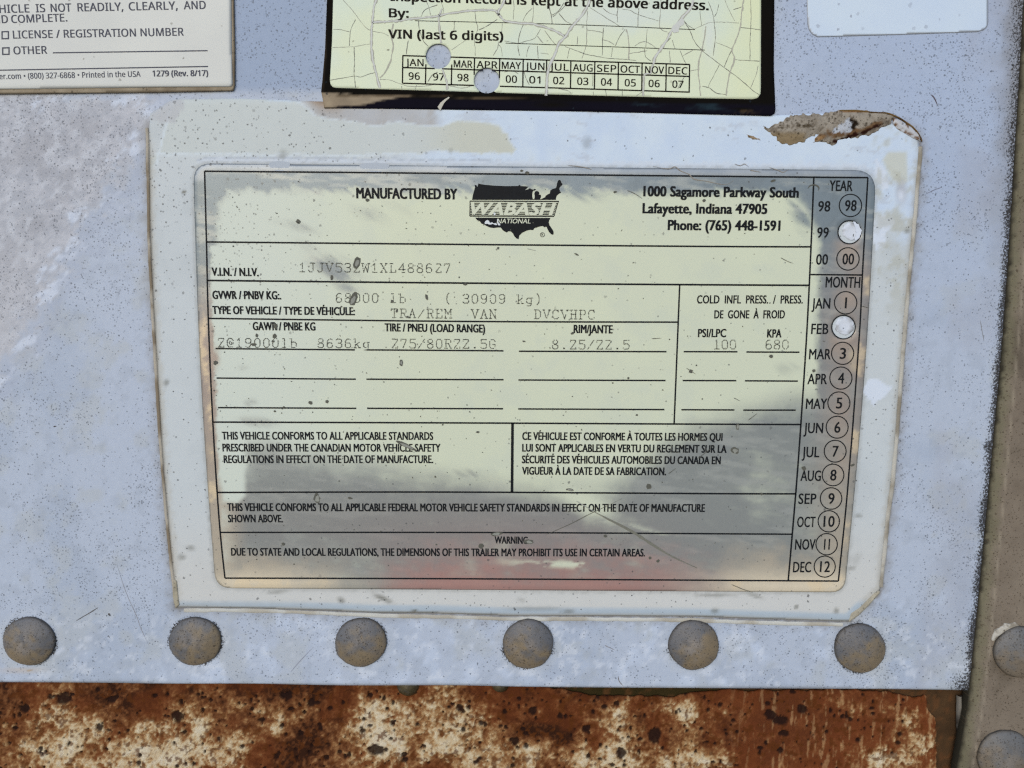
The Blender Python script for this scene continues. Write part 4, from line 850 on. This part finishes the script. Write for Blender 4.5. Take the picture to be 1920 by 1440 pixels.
BIG = [(R2([(555, -60), (555, 0), (540, 60), (530, 150), (525, 250), (522, 310), (530, 400), (540, 460), (555, 520), (565, 560), (585, 633)]), 3.4),
       (R2([(530, 160), (620, 155), (720, 150), (790, 138), (880, 128), (960, 122), (1040, 105), (1130, 90), (1220, 78), (1330, 73), (1410, 75), (1435, 95), (1445, 110)]), 2.8),
       (R2([(1490, -60), (1480, 0), (1465, 40), (1440, 80), (1440, 110)]), 3.6), (R2([(1440, 105), (1470, 140), (1500, 155), (1580, 165), (1670, 170), (1720, 180), (1800, 205), (1870, 232), (1910, 262)]), 3.0),
       (R3([(420, -60), (400, 20), (380, 60), (340, 120), (280, 190), (230, 260), (180, 320), (160, 380), (130, 440), (110, 490), (100, 560), (95, 640), (90, 688)]), 4.0),
       (R3([(1160, -60), (1150, 0), (1130, 60), (1080, 120), (1030, 180), (990, 230), (960, 290), (920, 350), (880, 410), (865, 455)]), 4.2), (R3([(865, 455), (850, 500), (845, 530), (800, 535), (792, 600), (790, 690)]), 1.8),
       (R2([(1035, 500), (1050, 550), (1065, 590), (1068, 645)]), 2.2), (R2([(1030, 60), (1010, 130), (1015, 200), (1025, 310)]), 2.0)]
for i, (p, w) in enumerate(BIG):
    q = rough(spl(p, 4), .7, 3, 420 + i, 8, False)
    link('crack_rim', strip_mesh('crack_rim', q, w * .8 + 2.2, SD2 + .01, .45, 3 + i), M_crackrim, ins)
    link('crack', strip_mesh('crack', q, w * .8, SD3 + .01, .25, 30 + i), M_crack, ins)
poly_flat('crack_chip', rough(R3([(1035, 160), (1060, 135), (1085, 140), (1085, 175), (1055, 195), (1045, 230), (1010, 235), (990, 215), (1010, 180)]), .6, 2, 440, 5), SD3 + .02, M_crack, ins)
HL = [R2(p) for p in ([(320, 0), (400, 90), (450, 160), (500, 210), (560, 230), (610, 240), (650, 260)], [(410, 140), (380, 200), (370, 260), (365, 330)], [(250, 210), (300, 212), (370, 230)], [(245, 342), (330, 338), (400, 335), (500, 318), (522, 312)], [(400, 340), (402, 430), (400, 540), (410, 630)], [(225, 578), (300, 565), (400, 548), (445, 555), (500, 535), (550, 522)], [(585, 570), (660, 575), (720, 600), (800, 622), (900, 620), (1000, 605), (1080, 615), (1180, 635), (1260, 610)], [(790, 290), (780, 340), (775, 390)], [(865, 150), (870, 220), (900, 300), (930, 330)], [(1100, 360), (1150, 325), (1200, 290)], [(1040, 105), (1040, 60), (1020, 0)], [(880, 120), (900, 80), (940, 55), (1000, 35)], [(950, 110), (940, 60), (920, 10)], [(1270, 80), (1275, 150), (1290, 210), (1265, 280), (1270, 340), (1272, 400)], [(1295, 215), (1350, 190), (1430, 140)], [(1465, 170), (1462, 240), (1460, 300)], [(1480, 295), (1540, 305), (1580, 310), (1640, 295), (1700, 275), (1740, 210)], [(1620, 170), (1600, 220), (1585, 280), (1580, 340), (1590, 400)], [(1440, 300), (1430, 350), (1400, 400)], [(1440, 320), (1460, 350), (1465, 405)], [(1660, 330), (1645, 370), (1640, 410)], [(1690, 30), (1690, 100), (1680, 160)], [(1680, 60), (1640, 100), (1615, 150)], [(1545, 0), (1550, 60), (1545, 140)], [(1800, 30), (1815, 100), (1825, 170)], [(1830, 120), (1880, 80), (1920, 40)], [(1770, 220), (1800, 260), (1830, 300), (1850, 320)], [(1720, 260), (1760, 310)], [(1120, 150), (1118, 215)], [(740, 620), (745, 650)], [(850, 610), (840, 645)], [(930, 590), (960, 540), (1000, 520)], [(1720, 330), (1725, 420)], [(1740, 380), (1800, 390)], [(1620, 510), (1640, 570), (1660, 610)], [(1480, 520), (1540, 510), (1580, 530)])]
HL += [R3(p) for p in ([(110, 50), (130, 110), (135, 170)], [(135, 110), (180, 80), (220, 20)], [(185, 95), (230, 150), (270, 170)], [(390, 80), (385, 150), (385, 240), (380, 330), (350, 420)], [(410, 55), (480, 100), (560, 150), (620, 188)], [(620, 0), (605, 90), (605, 160)], [(500, 60), (540, 90), (600, 110)], [(640, 65), (700, 75), (740, 100), (800, 120), (900, 150)], [(760, 60), (755, 130), (752, 190)], [(920, 0), (915, 100), (910, 200), (965, 230)], [(385, 215), (440, 222), (500, 235)], [(505, 200), (500, 280), (498, 340), (495, 400)], [(500, 285), (540, 295), (580, 320)], [(660, 210), (625, 260), (590, 330)], [(820, 210), (815, 280), (810, 340)], [(730, 330), (770, 305), (810, 300), (850, 320), (880, 345)], [(230, 335), (310, 365), (380, 390), (450, 405), (540, 420), (640, 425), (740, 435)], [(570, 345), (560, 410)], [(690, 385), (760, 375), (820, 365)], [(800, 350), (810, 410), (850, 440)], [(1000, 290), (1020, 350)], [(980, 365), (985, 450)], [(1055, 365), (1080, 420), (1100, 460)], [(1080, 140), (1110, 180), (1160, 210)], [(1160, 210), (1200, 190), (1260, 165), (1330, 160), (1400, 160), (1480, 165)], [(1090, 160), (1130, 220), (1150, 280), (1200, 350), (1260, 400), (1340, 460), (1420, 520), (1500, 580), (1580, 650), (1630, 685)], [(1260, 10), (1290, 90), (1305, 180), (1310, 280), (1295, 400)], [(1380, 0), (1410, 70), (1450, 150)], [(1490, 195), (1560, 205), (1635, 215)], [(1565, 0), (1568, 100), (1565, 210), (1560, 310), (1560, 430)], [(1315, 305), (1380, 330), (1440, 355)], [(1430, 360), (1400, 420), (1375, 480)], [(1455, 430), (1540, 435), (1630, 440)], [(1620, 470), (1600, 550), (1560, 640)], [(1340, 465), (1300, 540), (1260, 625)], [(1215, 620), (1270, 635), (1320, 670), (1385, 680)], [(1130, 510), (1190, 500)], [(1200, 80), (1210, 180)], [(1440, 70), (1500, 50)], [(1080, 400), (1150, 360)], [(1335, 30), (1320, 90), (1305, 120)], [(960, 300), (990, 270)], [(320, 260), (315, 320)], [(260, 350), (245, 420)], [(430, 660), (432, 690)], [(180, 640), (240, 650), (270, 670)], [(520, 650), (525, 690)], [(640, 640), (642, 690)], [(740, 690), (790, 660)], [(1090, 550), (1060, 600), (1040, 640)], [(430, 520), (425, 620)], [(330, 470), (360, 520)])]
for i, p in enumerate(HL):
    link('hairline_crack', strip_mesh('hairline_crack', rough(spl(p, 3), .5, 3, 450 + i, 7, False), .75 + .5 * ((i * 37) % 10) / 10, SD1, .5, i), M_hair2 if i % 3 else M_hair, ins)
SOFT = [R2([(680, 170), (670, 260), (680, 330), (670, 400), (655, 460), (620, 520), (585, 560)]), R3([(670, 210), (685, 280), (690, 340), (685, 430)]), R3([(1240, 190), (1232, 270), (1215, 360), (1190, 440), (1190, 520), (1195, 600), (1205, 690)]), R3([(1515, 0), (1500, 100), (1490, 190), (1460, 290), (1430, 360), (1450, 420), (1430, 480), (1410, 540), (1400, 600), (1390, 690)])]
for i, p in enumerate(SOFT): link('grey_crack', strip_mesh('grey_crack', rough(spl(p, 4), .8, 3, 520 + i, 8, False), 2.4, SD1 + .01, .5, i), M_crackrim, ins)
T = M_ink_tab
text(ins, 'Inspection Record is kept at the above address.', (733, 1.2), (1328, 18.8), 17.5, T, SD2, .05); text(ins, 'By:', (730, 32), (765.7, 33), 16.2, T, SD2, .05)
text(ins, 'VIN (last 6 digits)', (728.8, 71.6), (942.8, 76.0), 16.4, T, SD2, .05)
line(ins, [(778, 38.8), (1060, 45.6), (1303, 55.5)], 1.3, SD2, T, 'printed_rule', 4); line(ins, [(948, 80.7), (1321.6, 93.8)], 1.3, SD2, T, 'printed_rule')
XS = [755.3, 798.5, 847, 889.8, 937, 981, 1025, 1070.4, 1115.3, 1159.6, 1204, 1249.2, 1293]
ty = lambda y, x: y + (x - 755.3) * .0310
for y0, gaps in ((104.2, [(799, 845)]), (126.6, [(815, 829), (906, 922)]), (156, [(889, 937)])):
    xs = [754.5] + [g for q in gaps for g in q] + [1293.5]
    for j in range(0, len(xs), 2): line(ins, [(xs[j], ty(y0, xs[j])), (xs[j + 1], ty(y0, xs[j + 1]))], 2.5, SD2, T, 'table_rule')
for i, x in enumerate(XS): line(ins, [(x, ty({1: 119, 2: 118}.get(i, 104.2), x)), (x - .8, ty({3: 136, 4: 141}.get(i, 156), x))], 2.5, SD2, T, 'table_rule')
for i, m in enumerate('JAN FEB MAR APR MAY JUN JUL AUG SEP OCT NOV DEC'.split()):
    a, b = XS[i] + 4, XS[i + 1] - 4.5
    if m in ('JUL', 'NOV', 'JAN'): a += 1.5
    if m != 'FEB': text(ins, m, (a, ty(123, a)), (b, ty(123, b)), 13.2, T, SD2, .024)
    c = (XS[i] + XS[i + 1]) / 2; y = '%02d' % ((96 + i) % 100)
    if y != '99': text(ins, y, (c - 10.5, ty(148.6, c - 10)), (c + 10, ty(148.6, c + 10)), 13.4, T, SD2, .024)
poly_flat('peeled_sliver', R2([(1000, 770), (1020, 740), (1050, 715), (1080, 697), (1088, 703), (1065, 722), (1045, 745), (1030, 775), (1022, 795), (1010, 785)]), .70, m_plain('vinyl_sliver', A('#b9b8ae'), .6, .15), ins)

# ------------------------------------------------------------------ notice card, upper left
card = thing('notice_card', 'off-white laminated notice card with grey printing and tick boxes, upper left corner', 'notice card')
GROTESQUE.append(card)
CB = [(-200, 181), (-200, -120), (438, -120), (438, 0), (440, 100), (440, 160), (437, 170), (300, 173), (0, 176)]
sheet('card_backing', CB, 4.0, .7, .7, lambda u, v, s: (mix(A('#7b7060'), A('#a09684'), fbm(u, v, 20, 4, 601)) * (1 - .45 * sm(3, 0, s)[:, None]), {'spk': np.full(len(u), .5)}), M_sealant, card)
CF = [(-200, 172), (-200, -120), (432, -120), (433, 0), (434, 100), (435.5, 158), (433, 162), (300, 163), (0, 167)]
sheet('printed_card', CF, 4.0, 1.1, .45, lambda u, v, s: (mix(A('#cbcfcd'), A('#c5c9c8'), fbm(u, v, 90, 4, 602)) * (1 - .35 * sm(3, 0, s)[:, None]), {'spk': np.full(len(u), .45)}), M_card, card, relief=lambda u, v, s: -.25 * sm(6, 0, s) ** 2)
K = M_ink_soft; cb = lambda x: 24.2 - x * .0195
for s, a, b in [('VEHICLE', -27, 55), ('IS', 67.7, 84.7), ('NOT', 95.7, 133.7), ('READILY,', 146, 231), ('CLEARLY,', 242, 333), ('AND', 345, 385.7)]: text(card, s, (a, cb(a)), (b, cb(b)), 15.2, K, 1.14, .024)
text(card, 'AND', (-26, 44), (15, 43), 14.6, K, 1.14, .024); text(card, 'COMPLETE.', (21.7, 43), (126, 40), 14.6, K, 1.14, .024)
text(card, 'LICENSE / REGISTRATION NUMBER', (25, 72.2), (344.3, 66.6), 14.6, K, 1.14, .024); text(card, 'OTHER', (26, 101.8), (88.3, 100.6), 14.4, K, 1.14, .024)
for x0, y0, x1, y1 in ((3.8, 59.5, 15.6, 72.6), (5, 89.8, 16.8, 102)):
    line(card, [(x0, y0), (x1, y0 - .3)], 2.4, 1.14, K, 'tick_box_edge'); line(card, [(x0, y1), (x1, y1 - .3)], 2.4, 1.142, K, 'tick_box_edge'); line(card, [(x0, y0 - 1.2), (x0, y1 + 1.2)], 2.4, 1.144, K, 'tick_box_edge'); line(card, [(x1, y0 - 1.2), (x1, y1 + 1)], 2.4, 1.146, K, 'tick_box_edge')
line(card, [(99, 99), (389.3, 95)], 2.2, 1.14, K, 'printed_rule'); line(card, [(-80, 133), (390, 124.6)], 2.2, 1.14, K, 'printed_rule')
text(card, 'jjkeller.com • (800) 327-6868 • Printed in the USA', (-30, 149), (263.5, 143.8), 10.6, K, 1.14, .02); text(card, '1279 (Rev. 8/17)', (286.7, 143.2), (390, 142.4), 10.8, K, 1.14, .05)

# ------------------------------------------------------------------ blank white sticker, upper right
bl = thing('blank_sticker', 'blank white rounded sticker at the top right of the panel', 'sticker')
BS = [(1512, -60), (1513, 0)] + rrect((1400, -100), (1800, -100), (1800, 0), (1400, 0), 1)[:0] + [(1514, 45), (1517, 56), (1523, 64), (1533, 69.2), (1680, 65), (1833, 59.6), (1845, 56), (1851, 50), (1853, 42), (1853, 0), (1853, -60)]
sheet('sticker_film', subdiv(BS, 15), 3.5, .16, .15, lambda u, v, s: (mix(mix(A('#bccde6'), A('#c3d3eb'), fbm(u, v, 80, 4, 701)), A('#6f6a6a'), sm(2.2, .3, s) * .7), {'spk': np.full(len(u), .8)}), M_white, bl)

# ------------------------------------------------------------------ dried mud and rust-streaked flake above the label's upper right corner
mud = thing('dried_mud', 'tan dried mud clump with rust streaks above the upper right label corner', 'mud')
R5 = lambda pts: [(1400 + x / 3.692, y / 3.692) for x, y in pts]
MUD = rough(R5([(105, 865), (150, 880), (190, 860), (250, 830), (330, 790), (420, 795), (520, 790), (600, 770), (720, 765), (870, 775), (960, 780), (1015, 800), (1000, 850), (960, 875), (900, 905), (830, 935), (740, 955), (650, 965), (600, 1000), (560, 985), (500, 980), (455, 990), (470, 960), (500, 930), (440, 950), (400, 985), (360, 995), (290, 1005), (230, 985), (180, 930), (130, 895)]), 3.2, 2.5, 801, 6)
def mud_col(u, v, s):
    X = (u - 1400) * 3.692; Y = v * 3.692; b = fbm(u, v, 9, 4, 811, .65)
    c = mix(A('#7f786e'), A('#a09a90'), fbm(u, v, 12, 5, 812, .7)); c = mix(c, A('#5b5247'), sm(.6, .75, b) * .6); c = mix(c, A('#837358'), sm(900, 940, Y) * sm(430, 380, X) * .8)
    c = mix(c, A('#4c4439'), sm(22, 4, np.abs(Y - 880 + .06 * (X - 300)) + 60 * (b - .35)) * sm(500, 440, X) * .9)
    st = pline(X, Y, [(470, 970), (560, 930), (700, 925), (800, 905), (930, 850)]); c = mix(c, A('#6b5642'), sm(30, 10, st + 40 * (b - .5)))
    st2 = pline(X, Y, [(600, 985), (720, 945), (850, 900), (920, 865)]); c = mix(c, A('#33241a'), sm(16, 5, st2 + 24 * (b - .5)))
    c = mix(c, A('#b4bcc8'), .85 * sm(-4, 6, sdf(X, Y, [(590, 920), (640, 870), (690, 815), (715, 850), (760, 880), (700, 915), (640, 930)]) + 40 * (b - .5))); c = mix(c, A('#2b2622'), sm(26, 10, pline(X, Y, [(715, 830), (750, 850), (720, 880)]) + 30 * (b - .5)))
    c = mix(c, A('#7b5a38'), sm(10, 3, np.abs(Y - 772)) * sm(600, 700, X) * .9); c = mix(c, A('#a3835d'), .7 * np.clip(ell(X, Y, 500, 960, 40, 18, -20) * 1.4 - .3, 0, 1))
    return c, {'spk': np.full(len(u), .8)}
sheet('mud_clump', MUD, 2.0, .36, .2, mud_col, M_mud, mud, relief=lambda u, v, s: .42 * sm(0, 10, s) * (.35 + 1.1 * fbm(u, v, 16, 5, 821, .6)))
RIDGE = R5([(640, 766), (760, 768), (880, 778), (970, 785), (1050, 812), (1110, 852), (1165, 895), (1200, 945), (1212, 980)])
tube('rust_ridge', RIDGE, 3.6, .35, .25, M_mud, mud, 83, .7, '#75603f', '#4f4030')
sheet('curled_flake', R5([(1020, 815), (1070, 835), (1140, 880), (1190, 930), (1205, 975), (1150, 955), (1090, 920), (1040, 890), (1015, 850)]), 2.0, .4, .4, lambda u, v, s: (mix(mix(A('#b0b0b2'), A('#c3ccd8'), fbm(u, v, 12, 4, 831)), A('#6d5138'), sm(.55, .7, fbm(u, v, 6, 3, 832)) * sm(8, 2, s)), {'spk': np.full(len(u), .6)}), M_vinyl, mud, relief=lambda u, v, s: .6 * sm(0, 12, s))
sheet('mud_smear', rough(R5([(0, 930), (40, 940), (90, 962), (95, 970), (50, 965), (10, 950)]), 1, 2, 841, 4), 2.0, .36, .1, lambda u, v, s: (mix(A('#a08f7a'), A('#7b684e'), fbm(u, v, 5, 3, 842)), {'spk': np.full(len(u), .6)}), M_mud, mud)
